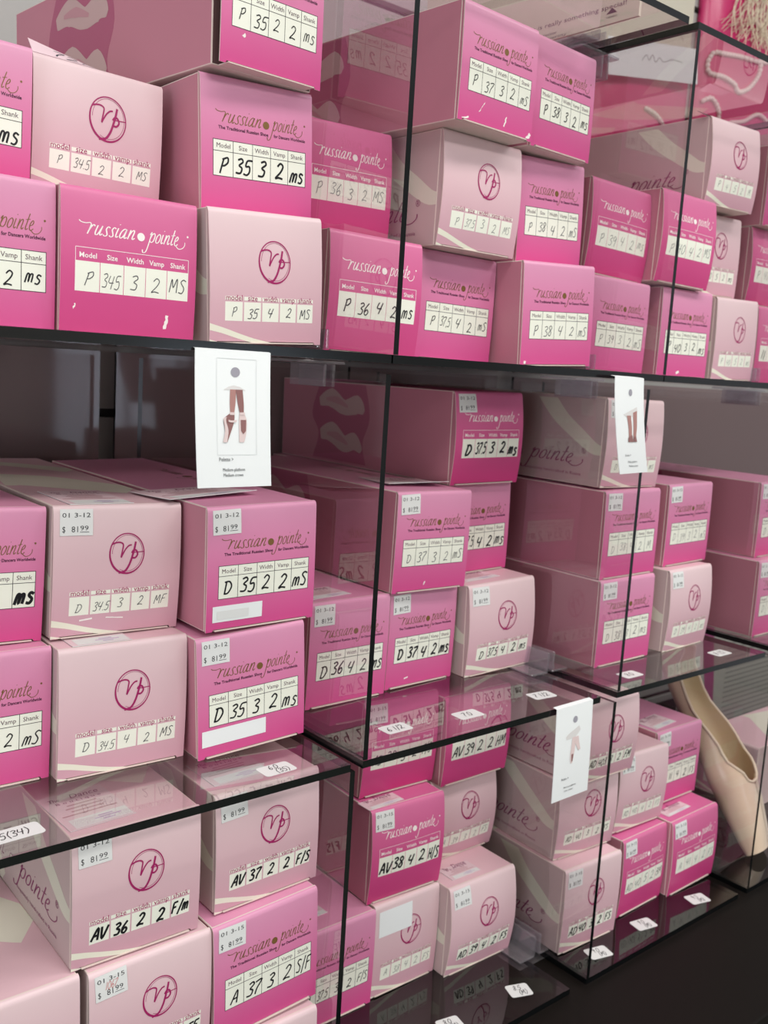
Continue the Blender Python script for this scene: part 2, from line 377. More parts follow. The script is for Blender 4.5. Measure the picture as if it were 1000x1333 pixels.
connector(1.0033, 0.080, 0, 0.020, 0.022, 'clear plastic connector on the eye-level shelf nearest the right edge', flu=False)
connector(0.6380, 0.080, ZM, 0.024, 0.010, 'clear plastic connector on the middle shelf, right of the box D 37.5 4 2', 0.030)
connector(0.6340, 0.060, ZL, 0.026, 0.0, 'clear plastic connector on the base sheet right of the box AD 39 4 2', 0.028)
connector(0.6380, 0.085, ZT, 0.012, 0.026, 'clear plastic bracket at the top joint beside the box P 38 3 2', 0.030)

def size_label(key, x, y, words, rz=0.0, w=0.030, d=0.018):
    s = shelf[key]; z = s.dimensions[2] if False else T
    M = Mesh(); n = 5; pts = []
    for cx, cy, a0 in ((w/2-.003, d/2-.003, 0), (-w/2+.003, d/2-.003, 90), (-w/2+.003, -d/2+.003, 180), (w/2-.003, -d/2+.003, 270)):
        for k in range(n): a = math.radians(a0+90*k/(n-1)); pts.append((cx+.003*math.cos(a), cy+.003*math.sin(a)))
    top = [(p[0], p[1], 0.0003) for p in pts]; bot = [(p[0], p[1], 0.00005) for p in pts]; N = len(pts)
    M.mesh(top+bot, [tuple(range(N)), tuple(range(2*N-1, N-1, -1))]+[(i, N+i, N+(i+1) % N, (i+1) % N) for i in range(N)], 'sticker')
    f = lambda u, v, l: (u, v, 0.0003+l)
    for i, wd_ in enumerate(words):
        st, ww = hand(wd_, 0.1); hgt = 0.0070 if len(words) == 2 else 0.0085
        put(M, f, st, 'ink', -ww*hgt*0.45 + (0.003 if i else -0.001), (0.0007 if len(words) == 2 else -0.004) - i*0.0078, hgt, 0.0001, 0.9)
    l = s.matrix_world.translation if False else s.location
    M.build('size_label', s, (x-l[0], y-l[1], T), (0, 0, rz))
size_label('m1', 0.0339, 0.0284, ['5(34)'], 0.05, 0.036)
size_label('m1', 0.2393, 0.0243, ['6.0', '(35)'], 0.03)
size_label('m2', 0.3803, 0.0425, ['6 1/2'], 0.0)
size_label('m2', 0.4641, 0.0341, ['7.0'], -0.02)
size_label('m2', 0.5717, 0.0351, ['7 1/2'], -0.1)
size_label('m3', 0.7168, 0.0313, ['8.0'], -0.02)
size_label('m3', 0.8957, 0.0277, ['8 1/2'], 0.0)
size_label('l2', 0.5712, 0.0300, ['8.5', '(M)'], -0.35, 0.026, 0.020)
size_label('l2', 0.4720, 0.0330, ['8.0', '(M)'], -0.2, 0.026, 0.020)
size_label('l3', 0.6997, 0.0241, ['9.0', '(M)'], -0.25, 0.030, 0.020)
size_label('l3', 0.7948, 0.0293, ['9.0', '(M)'], -0.2, 0.030, 0.020)
size_label('l3', 0.9043, 0.0244, ['9.5', '(M)'], -0.25, 0.030, 0.020)

# ------------------------------------------------------------------ shoe boxes
LEN = 0.335
HEAD = ['Model', 'Size', 'Width', 'Vamp', 'Shank']
def flap_map(w, h, B):
    def f(u, v, lift=0.0):
        t = min(max(v/h, 0), 1); b = B*math.sin(math.pi*t)**0.9 if 0 < t < 1 else 0
        b *= 0.75+0.25*math.sin(math.pi*min(max(u/w, 0), 1))
        r = 0.0045; back = 0
        if v > h-r: q = (v-(h-r))/r; back = 0.0030*(1-math.sqrt(max(1-q*q, 0)))
        return (u, -b-lift+back, v)
    return f
def logo(M, f, w, h, key, dotkey, base, reg=True):
    s = 0.0066
    for word, u in (('russian', 0.175*w), ('pointe', 0.620*w)):
        st, ww = script(word, 0.105 if key == 'gold' else 0.125)
        put(M, f, st, key, u, base*h, s, 0.00014, (0.345 if word == 'russian' else 0.225)*w/(ww*s))
    put_disc(M, f, 0.565*w, (base+0.028)*h, 0.0029, dotkey, 0.00014)
    put_disc(M, f, 0.925*w, (base+0.075)*h, 0.0008, key, 0.00014, 8)
def make_flap(name, st, w, h, cells, ink, pen, B, gap, rootobj):
    f = flap_map(w, h, B); M = Mesh()
    us = [0, .03, .055, .065, .15, .3, .5, .7, .85, .935, .945, .97, 1]
    vs = [0, .06, .14, .24, .34, .44, .54, .64, .74, .84, .91, .955, .965, .975, .985, .992, .997, 1.0]
    nu = len(us); V = []
    for j, vv in enumerate(vs):
        for i, uu in enumerate(us):
            z = vv*h
            if j == 0 and .06 < uu < .94: z = 0.0018
            V.append(f(uu*w, z))
    F = [(j*nu+i, j*nu+i+1, (j+1)*nu+i+1, (j+1)*nu+i) for j in range(len(vs)-1) for i in range(nu-1)]
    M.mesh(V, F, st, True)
    # cut edge of the card
    th = 0.0009
    rim = [(j*nu) for j in range(len(vs)-1, -1, -1)] + list(range(1, nu)) + [j*nu+nu-1 for j in range(1, len(vs))]
    P = [V[i] for i in rim]; Q = [(p[0], p[1]+th, p[2]) for p in P]; n = len(P)
    M.mesh(P+Q, [(i, n+i, n+i+1, i+1) for i in range(n-1)], 'board')
    M.mesh([(p[0], p[1]+th, p[2]) for p in V], [tuple(reversed(q)) for q in F], 'board', True)
    if st in 'GW':
        tx0, tx1 = 0.10*w, 0.935*w
        wd_ = tx1-tx0; cb = [tx0+wd_*q for q in (0, .205, .41, .605, .80, 1.0)]
        if st == 'G':
            y0, yh, y1 = 0.262*h, 0.445*h, 0.528*h
            logo(M, f, w, h, 'gold', 'gold', 0.660)
            put_text(M, f, 'The Traditional Russian Shoe', 'tag', 0.145*w, 0.608*h, 0.0023, 0.00014, 'L', 0.44*w, 0.022)
            put_text(M, f, 'for Dancers Worldwide', 'tag', 0.635*w, 0.608*h, 0.0023, 0.00014, 'L', 0.295*w, 0.022)
            put_rect(M, f, tx0, y0, tx1, y1, 'cell', 0.00005)
            lw = 0.00045
            for c in cb: put_rect(M, f, c-lw/2, y0, c+lw/2, y1, 'line', 0.00010)
            for y in (y0, yh, y1): put_rect(M, f, tx0-lw/2, y-lw/2, tx1+lw/2, y+lw/2, 'line', 0.00010, 1, 1)
            for k, t in enumerate(HEAD): put_text(M, f, t, 'tag', (cb[k]+cb[k+1])/2, yh+0.0024, 0.0034, 0.00014, 'C')
        else:
            y0, yh, y1 = 0.295*h, 0.50*h, 0.592*h
            logo(M, f, w, h, 'white', 'white', 0.685)
            put_rect(M, f, tx0, y0, tx1, yh, 'cell', 0.00005)
            lw = 0.0004
            for c in cb[1:-1]: put_rect(M, f, c-lw/2, y0, c+lw/2, yh, 'W', 0.00010)
            for c in (cb[0], cb[-1]): put_rect(M, f, c-lw/2, y0, c+lw/2, y1, 'white', 0.00010)
            put_rect(M, f, tx0, y1-lw/2, tx1, y1+lw/2, 'white', 0.00010, 1, 1)
            for k, t in enumerate(HEAD): put_text(M, f, t, 'white', (cb[k]+cb[k+1])/2, yh+0.0024, 0.0035, 0.00014, 'C', None, 0.015)
        c0, c1 = y0, (yh if st == 'W' else yh)
    else:
        tx0, tx1 = 0.12*w, 0.92*w; cw = (tx1-tx0)/5; cb = [tx0+cw*k for k in range(6)]
        y0, y1 = 0.172*h, 0.315*h
        for k in range(5):
            put_rect(M, f, cb[k]+0.0006, y0, cb[k+1]-0.0006, y1, 'cell', 0.00005)
            put_rect(M, f, cb[k]+0.0006, y1+0.0012, cb[k+1]-0.0006, y1+0.0040, 'cell', 0.00005, 1, 1)
            put_text(M, f, HEAD[k].lower(), 'magenta', (cb[k]+cb[k+1])/2, y1+0.0011, 0.0040, 0.00014, 'C', None, 0.006)
        # monogram ring
        cx, cy, rx, ry = 0.555*w, 0.625*h, 0.0146, 0.0163
        ringo = [(cx+rx*math.cos(a), cy+ry*math.sin(a)) for a in [2*math.pi*k/40 for k in range(41)]]
        def wv(a): return 0.0009+0.0007*max(0, math.cos(a-math.radians(235)))
        V = []; F = []
        for k in range(49):
            a = 2*math.pi*k/48; q = wv(a)
            V += [f(cx+rx*math.cos(a), cy+ry*math.sin(a), .00014), f(cx+(rx-q)*math.cos(a), cy+(ry-q)*math.sin(a), .00014)]
            if k: F.append((2*k-2, 2*k, 2*k+1, 2*k-1))
        M.mesh(V, F, 'magenta')
        sub = [(cx+0.0004+(rx-0.0022)*math.cos(a), cy+0.0004+(ry-0.0021)*math.sin(a)) for a in [math.radians(-120+7.5*k) for k in range(41)]]
        put(M, f, [ribbon(sub, 0.0003)], 'magenta', 0, 0, 1, .00014)
        for pts, pw in (([(-.86,.46),(-.70,.53),(-.42,.56),(-.22,.46),(-.25,.2),(-.33,-.16),(-.24,-.02),(-.08,.22),(.1,.38),(.26,.41)], .075),
                        ([(.49,.56),(.42,.25),(.33,-.05),(.15,-.52),(-.1,-.84),(-.45,-.9)], .11), ([(.26,.02),(.36,.14),(.52,.13),(.60,-.06),(.46,-.22),(.24,-.2)], .09), ([(.3,.04),(.6,.05),(.97,.06)], .045)):
            V, F = ribbon(smooth_pts(pts), pw, False)
            M.mesh([f(cx+p[0]*rx, cy+p[1]*ry, .00015) for p in V], F, 'magenta')
        # cream swoosh at the lower left
        top = [(0.0, .150), (.12, .118), (.25, .078), (.38, .042), (.50, .018), (.58, .003)]
        bot = [(0.0, .098), (.10, .078), (.20, .050), (.30, .024), (.38, .008), (.42, .003)]
        V = [f(p[0]*w, p[1]*h, .00006) for p in smooth_pts(bot, 3)] ; W2 = [f(p[0]*w, p[1]*h, .00006) for p in smooth_pts(top, 3)]; n = len(V)
        M.mesh(V+W2, [(i, i+1, n+i+1, n+i) for i in range(n-1)], 'cream')
        M.poly([f(0, .004*h, .00006), f(.10*w, .004*h, .00006), f(0, .028*h, .00006)], 'cream')
        c0, c1 = y0, y1
    ch = c1-c0
    for k, c in enumerate(cells):
        if not c: continue
        s_, ww = hand(c, pen*random.uniform(.84, 1.0)*(1.2 if pen > .14 else 1.0)); cwid = cb[k+1]-cb[k]
        hgt = min(ch*random.uniform(.46, .54)*(1.28 if pen > .12 else 1.0), .0118); sx = min(1.0, cwid*(.90 if pen > .12 else .78)/(ww*hgt))
        put(M, f, s_, ink, (cb[k]+cb[k+1])/2-ww*hgt*sx/2+random.uniform(-.0006, .0006), c0+(ch-hgt)*random.uniform(.25, .6), hgt, 0.00020, sx)
    for n_, u_, v_, a_, l_, w_ in (('T7', .775, .13, 1.4, .010, .0022), ('T7', .10, .19, 1.2, .004, .0012), ('T22', .62, .10, 1.3, .009, .0016), ('T22', .10, .03, .3, .009, .0014), ('T22', .95, .03, .9, .009, .0035), ('T22', .30, .16, .9, .012, .0006), ('T13', .42, .06, .4, .006, .003),
                               ('M2', .26, .135, .1, .010, .0013), ('M2', .48, .13, -.1, .014, .0009), ('M10', .42, .08, 1.2, .004, .0015), ('T11', .06, .02, 1.2, .006, .003), ('T3', .22, .22, .8, .003, .002), ('M8', .30, .09, .2, .005, .0014)):
        if n_ == name:
            V_, F_ = ribbon([(u_*w+math.cos(a_)*l_*(k/6-.5)+random.uniform(-.0004, .0004), v_*h+math.sin(a_)*l_*(k/6-.5)) for k in range(7)], w_)
            V_ = [(p[0]+random.uniform(-.0005, .0005), max(p[1], .002)) for p in V_]
            M.mesh([f(p[0], p[1], .00012) for p in V_], F_, 'white')
    o = M.build('end_flap', rootobj, (0, -gap, 0)); return o, f
def carton(st, w, h, rootobj, gap, texts, f=None):
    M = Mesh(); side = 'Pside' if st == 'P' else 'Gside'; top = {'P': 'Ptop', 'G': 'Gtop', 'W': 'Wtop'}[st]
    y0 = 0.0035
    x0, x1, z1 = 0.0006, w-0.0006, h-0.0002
    M.box((x0, y0, 0), (x1, LEN, z1), side, {'+z': top, '-y': 'inside_shade' if gap else 'board', '-z': 'board'})
    me = M.data('carton', 0.0009, 2)
    o = link('carton', me, rootobj)
    if True:
        Lp = Mesh(); Lp.box((.075*w, -.0012-gap, .0003), (.925*w, .0034, .0011), 'board'); Lp.build('bottom_flap', rootobj)
    P = Mesh()
    if f and not gap:
        zz = [h*k/14 for k in range(15)]; zz[0] = .0006; zz[-1] = z1-.0022
        for xx, fu in ((x0+.0004, .0004), (x1-.0004, w-.0004)):
            A_ = [(xx, y0+.0012, z) for z in zz]; B_ = [(xx, min(f(fu, z)[1]+.0006, y0), z) for z in zz]; n_ = len(zz)
            P.mesh(A_+B_, [(i, n_+i, n_+i+1, i+1) for i in range(n_-1)], side)
    fl = lambda u, v, l=0.0: (x0-0.00006-l, u, min(max(v, .0012), z1-.0012))           # left face: u = distance from the front, v = height
    flm = lambda u, v, l=0.0: (x0-0.00006-l, -u, v)         # for lettering that reads towards the front
    ft = lambda u, v, l=0.0: (min(max(u, x0+.0014), x1-.0014), v, z1+0.00006+l)            # top face
    e = 0.0015
    if st == 'P':
        up_ = [(0.004, .047), (.012, .050), (.03, .062), (.055, .078), (.075, z1-.0042)]
        lo = [(0.004, .036), (.02, .038), (.05, .054), (.08, .073), (.105, z1-.0042)]
        A = smooth_pts(up_, 4); Bq = smooth_pts(lo, 4); n = len(A)
        P.mesh([fl(*p) for p in A]+[fl(*p) for p in Bq], [(i, n+i, n+i+1, i+1) for i in range(n-1)], 'sidecream')
        put_band(P, fl, [(.15, .004), (.19, .030), (.25, .050), (.33, .055)], 'sidecream', 0, [.012, .03, .04, .03])
        s = 0.0135
        for word, u in (('russian', -.215), ('pointe', -.112)):
            if texts:
                st_, ww = script(word, 0.11); put(P, flm, st_, 'sidetext', u, .024, s*.8, 0.00012, 0.066/(ww*s*.8))
        if texts:
            put_disc(P, flm, -.130, .029, .0055, 'sidetext', 0.00012, 18); put_disc(P, flm, -.130, .029, .0042, 'sidecream', 0.0002, 18)
            put_text(P, flm, 'Exquisitely handcrafted in Russia', 'sidetext', -.118, .0105, .0034, 0.00012, 'L', .088)
            put_text(P, flm, '\u00ae', 'sidetext', -.032, .036, .006, 0.00012)
        put_band(P, ft, [(0.006, .16), (.035, .15), (.065, .115), (w-.004, .075)], 'cream', 0, [.085, .075, .06, .04])
        put_band(P, ft, [(0.02, .30), (.06, .27), (w-.004, .22)], 'cream', 0, [.03, .03, .03])
    else:
        # colour photo printed on the side: magenta ground with two satin shoes
        A = [(.150, .004), (.158, .03), (.146, .06), (.156, z1-.002)]; Bq = [(.262, .004), (.25, .035), (.266, .06), (.25, z1-.002)]
        A = smooth_pts(A, 4); Bq = smooth_pts(Bq, 4); n = len(A)
        P.mesh([fl(*p) for p in A]+[fl(*p) for p in Bq], [(i, n+i, n+i+1, i+1) for i in range(n-1)], 'photo_m')
        put_band(P, fl, [(.250, .074), (.225, .080), (.198, .070), (.172, .074), (.158, .066)], 'photo_s', 0.0001, [.010, .024, .018, .024, .006])
        put_band(P, fl, [(.246, .034), (.222, .038), (.196, .026), (.176, .030), (.160, .020)], 'photo_s', 0.0001, [.012, .026, .020, .022, .006])
        put_band(P, fl, [(.236, .078), (.214, .078), (.19, .071)], 'photo_d', 0.0002, [.003, .009, .003])
        put_band(P, fl, [(.232, .036), (.21, .034), (.188, .026)], 'photo_d', 0.0002, [.003, .010, .003])
        if texts:
            fr = lambda u, v, l=0.0: (x0-0.00006-l, -u, v)
            ftr = lambda u, v, l=0.0: (v+0.0, -u+0.0, z1+0.00006+l)
            ftm = lambda u, v, l=0.0: (u, v, z1+0.00006+l)
            st_, ww = script('russian', .11)
            put(P, lambda u, v, l: (.070+v, .235-u, z1+.00006+l), [([(p[0], p[1]) for p in V], [tuple(F_) for F_ in F]) for V, F in st_], 'gold', 0, 0, .0085, .0001, 1.1)
            put_disc(P, ft, .074, .176, .005, 'gold', .0001)
            st_, ww = script('pointe', .11)
            put(P, lambda u, v, l: (.070+v, .165-u, z1+.00006+l), st_, 'gold', 0, 0, .0085, .0001, 1.1)
    # printed artwork belongs to the carton: one mesh
    b = len(me.vertices)
    bm = bmesh.new(); bm.from_mesh(me)
    keys = [m.name for m in me.materials]
    pm = P.data('print'); off = len(me.materials)
    for m in pm.materials: me.materials.append(m)
    for q in pm.polygons: q.material_index += off
    # the polygon material offset survives the join because the slots were appended in order
    for m in list(me.materials)[:off]: pass
    pm2 = bpy.data.meshes.new('print_join'); pm2.from_pydata([tuple(v.co) for v in pm.vertices], [], [tuple(q.vertices) for q in pm.polygons])
    for m in me.materials: pm2.materials.append(m)
    pm2.polygons.foreach_set('material_index', [q.material_index for q in pm.polygons])
    bm.from_mesh(pm2); bm.to_mesh(me); bm.free(); bpy.data.meshes.remove(pm); bpy.data.meshes.remove(pm2)
    me.update(); return o
def price(rootobj, f, w, h, gap, lines, u0=.045, wv=.245, v1=.975, hv=.195, rz=0.0, extra=None):
    M = Mesh(); a, b = u0*w, (u0+wv)*w; t, bt = v1*h, (v1-hv)*h
    c, s = math.cos(rz), math.sin(rz); mx, my = (a+b)/2, (t+bt)/2
    g = lambda u, v, l=0.0: f(mx+(u-mx)*c-(v-my)*s, my+(u-mx)*s+(v-my)*c, l)
    put_rect(M, g, a, bt, b, t, 'sticker', 0.0004, 3, 6)
    E_ = [(a, bt), (b, bt), (b, t), (a, t)]
    for k in range(4):
        p, q = E_[k], E_[(k+1) % 4]
        M.poly([g(p[0], p[1], .0002), g(q[0], q[1], .0002), g(q[0], q[1], .0004), g(p[0], p[1], .0004)], 'sticker')
    W_ = b-a
    for k, ln in enumerate(lines):
        if k == 0: put_text(M, g, ln, 'dot', a+.06*W_, t-.0062, .0034, .00048, 'L', W_*.86)
        else:
            put_text(M, g, '$', 'dot', a+.06*W_, bt+.0026, .0044, .00048, 'L', W_*.10)
            put_text(M, g, '81', 'dot', a+.34*W_, bt+.0026, .0044, .00048, 'L', W_*.20)
            put_text(M, g, '99', 'dot', a+.60*W_, bt+.0038, .0036, .00048, 'L', W_*.26)
            put_rect(M, g, a+.60*W_, bt+.0024, a+.88*W_, bt+.0028, 'dot', .00048, 1, 1)
    if extra:
        st, ww = hand(extra, .09); put(M, g, st, 'redpen', a+.30*W_, bt+.0072, .0058, .0005, .75)
    M.build('price_sticker', rootobj, (0, -gap, 0))
def blank(rootobj, f, w, h, gap, u0, v0, u1, v1, patch=True):
    M = Mesh(); put_rect(M, f, u0*w, v0*h, u1*w, v1*h, 'stickerbright', .0004, 4, 3)
    if patch: put_rect(M, f, (u0+.08*(u1-u0))*w, (v0+.02)*h, (u0+.72*(u1-u0))*w, (v1-.04)*h, 'sticker', .0006, 2, 2)
    E_ = [(u0*w, v0*h), (u1*w, v0*h), (u1*w, v1*h), (u0*w, v1*h)]
    for k in range(4):
        p, q = E_[k], E_[(k+1) % 4]
        M.poly([f(p[0], p[1], .0002), f(q[0], q[1], .0002), f(q[0], q[1], .0004), f(p[0], p[1], .0004)], 'stickerbright')
    M.build('blank_sticker', rootobj, (0, -gap, 0))

TABLE = [
('T1', 'G', -0.0271, 0.1183, 0.1018, 0.004, -0.016, 0.0999, 0.0921),
('T2', 'P', 0.0772, 0.1295, 0.1015, 0.014, -0.015, 0.0997, 0.0921),
('T3', 'G', 0.1923, 0.0798, 0.203, 0.078, 0.014, 0.0958, 0.1014),
('T4', 'G', 0.193, 0.0919, 0.1004, -0.01, 0.049, 0.1008, 0.0989),
('T5', 'W', 0.3079, 0.1288, 0.1023, 0.004, 0.023, 0.1001, 0.0962),
('T6', 'G', -0.0222, 0.0834, 0.0002, 0.001, 0, 0.1, 0.0997),
('T7', 'W', 0.0786, 0.0775, 0.0002, -0.014, 0, 0.1021, 0.0995),
('T8', 'P', 0.1898, 0.067, 0.0002, -0.019, 0.05, 0.101, 0.0995),
('T9', 'W', 0.3055, 0.0811, 0.0014, -0.009, -0.012, 0.1016, 0.1006),
('T10', 'G', 0.4261, 0.1022, 0.0014, 0.004, -0.012, 0.1002, 0.1008),
('T11', 'G', 0.5305, 0.0639, 0.0002, -0.046, 0.048, 0.1008, 0.1005),
('T12', 'G', 0.6541, 0.0817, 0.0014, 0.005, -0.012, 0.1003, 0.1005),
('T13', 'G', 0.785, 0.0841, 0.0002, -0.009, 0.01, 0.1001, 0.1021),
('T14', 'P', 0.9001, 0.0842, 0.0002, 0.031, 0.028, 0.0994, 0.101),
('T15', 'W', 1.0219, 0.099, 0.0002, -0.001, 0.016, 0.1, 0.1006),
('T16', 'P', 0.425, 0.081, 0.1025, -0.012, -0.006, 0.1004, 0.1021),
('T17', 'G', 0.5388, 0.0878, 0.1015, 0.013, 0.048, 0.0981, 0.1013),
('T18', 'W', 0.6523, 0.0959, 0.1046, -0.015, -0.035, 0.1017, 0.0996),
('T19', 'W', 0.755, 0.0787, 0.1054, -0.029, -0.018, 0.1015, 0.1014),
('T20', 'P', 0.8747, 0.109, 0.1035, 0.002, 0.025, 0.1001, 0.0979),
('T21', 'W', 1.0065, 0.1133, 0.1025, -0.0, 0, 0.1, 0.0994),
('T22', 'G', 0.4135, 0.0516, 0.2049, 0.051, 0, 0.0996, 0.0982),
('T23', 'G', 0.5252, 0.068, 0.2062, 0.087, 0.011, 0.0972, 0.1001),
('T24', 'P', 0.8564, 0.0909, 0.2053, -0.031, 0.016, 0.1004, 0.0992),
('M1', 'G', -0.0152, 0.1203, -0.2264, 0.003, -0.032, 0.0999, 0.1021),
('M2', 'P', 0.0885, 0.1125, -0.228, -0.026, -0.014, 0.1035, 0.1021),
('M3', 'G', 0.197, 0.0704, -0.2263, -0.017, 0.017, 0.1026, 0.1008),
('M4', 'G', -0.0153, 0.1023, -0.3308, 0.002, -0.012, 0.1, 0.1021),
('M5', 'P', 0.086, 0.0895, -0.332, -0.036, 0, 0.1033, 0.1021),
('M6', 'G', 0.1938, 0.0695, -0.332, -0.036, 0.053, 0.1009, 0.1012),
('M7', 'G', 0.3333, 0.1185, -0.3308, 0.029, -0.012, 0.0984, 0.1021),
('M8', 'G', 0.4356, 0.1251, -0.3309, 0.039, -0.011, 0.0956, 0.0999),
('M9', 'P', 0.5396, 0.1158, -0.332, -0.017, 0.03, 0.1004, 0.1004),
('M10', 'G', 0.4317, 0.1189, -0.2296, -0.008, -0.012, 0.0996, 0.1016),
('M11', 'G', 0.5397, 0.1603, -0.2301, 0.009, 0.019, 0.1001, 0.1001),
('M12', 'W', 0.536, 0.1553, -0.1294, -0.027, 0.015, 0.1013, 0.1004),
('M13', 'P', 0.7037, 0.0865, -0.1282, -0.036, -0.008, 0.101, 0.1013),
('M14', 'G', 0.7015, 0.0737, -0.2313, -0.017, 0.013, 0.1005, 0.1006),
('M15', 'G', 0.839, 0.084, -0.2299, 0.033, 0.01, 0.0989, 0.1015),
('M16', 'G', 0.6985, 0.0672, -0.332, -0.008, 0.01, 0.1009, 0.1003),
('M17', 'P', 0.828, 0.065, -0.332, 0.054, 0, 0.0989, 0.1017),
('M18', 'G', 1.0233, 0.0665, -0.2295, -0.001, 0.016, 0.1, 0.1011),
('M19', 'G', 1.0063, 0.0479, -0.332, -0.0, 0.007, 0.1, 0.1021),
('L1', 'P', 0.0783, 0.0398, -0.4567, -0.016, 0.008, 0.1021, 0.1021),
('L2', 'P', 0.1988, 0.0438, -0.4547, 0.0, 0.029, 0.1006, 0.1015),
('L3', 'P', 0.0886, 0.0303, -0.5584, 0.014, 0.007, 0.1016, 0.1004),
('L4', 'G', 0.1935, 0.0286, -0.5585, 0.014, 0.04, 0.1021, 0.1021),
('L5', 'P', -0.0176, 0.0337, -0.5584, -0.002, 0, 0.1, 0.1014),
('L6', 'P', 0.1912, 0.0215, -0.6602, -0.003, 0, 0.1, 0.1013),
('L7', 'G', 0.3271, 0.1065, -0.6593, 0.003, -0.009, 0.1, 0.1021),
('L8', 'P', 0.4278, 0.1092, -0.6591, 0.001, -0.012, 0.0901, 0.1021),
('L9', 'P', 0.5187, 0.0925, -0.6602, -0.016, 0, 0.1, 0.1021),
('L10', 'W', 0.4239, 0.1181, -0.5567, -0.053, 0.006, 0.0961, 0.1021),
('L11', 'P', 0.5336, 0.1474, -0.5578, -0.013, 0, 0.0998, 0.0961),
('L12', 'W', 0.4279, 0.1452, -0.4528, -0.033, -0.007, 0.0996, 0.1021),
('L13', 'W', 0.5338, 0.1339, -0.4614, -0.018, 0.013, 0.1004, 0.1021),
('L14', 'P', 0.6545, 0.0465, -0.659, -0.032, -0.012, 0.0988, 0.1011),
('L15', 'P', 0.6616, 0.0715, -0.5577, -0.059, 0, 0.1003, 0.0961),
('L16', 'P', 0.6674, 0.0517, -0.4601, -0.002, -0.012, 0.1, 0.0941),
('L17', 'P', 0.7755, 0.0739, -0.5568, -0.018, -0.019, 0.0984, 0.0979),
('L18', 'G', 0.8784, 0.0899, -0.5551, -0.01, 0, 0.0998, 0.1006),
('L19', 'W', 0.7743, 0.0555, -0.659, 0.031, -0.012, 0.0948, 0.0991),
('L20', 'W', 0.8735, 0.05, -0.6602, -0.017, 0.034, 0.1004, 0.1011),
('T25', 'G', 1.0075, 0.1, 0.2022, 0, 0, 0.1, 0.0996),
('L3b', 'P', 0.088, 0.04, -0.6602, 0, 0, 0.1, 0.1014),
('L5b', 'P', -0.02, 0.04, -0.6602, 0, 0, 0.1, 0.1014)
]
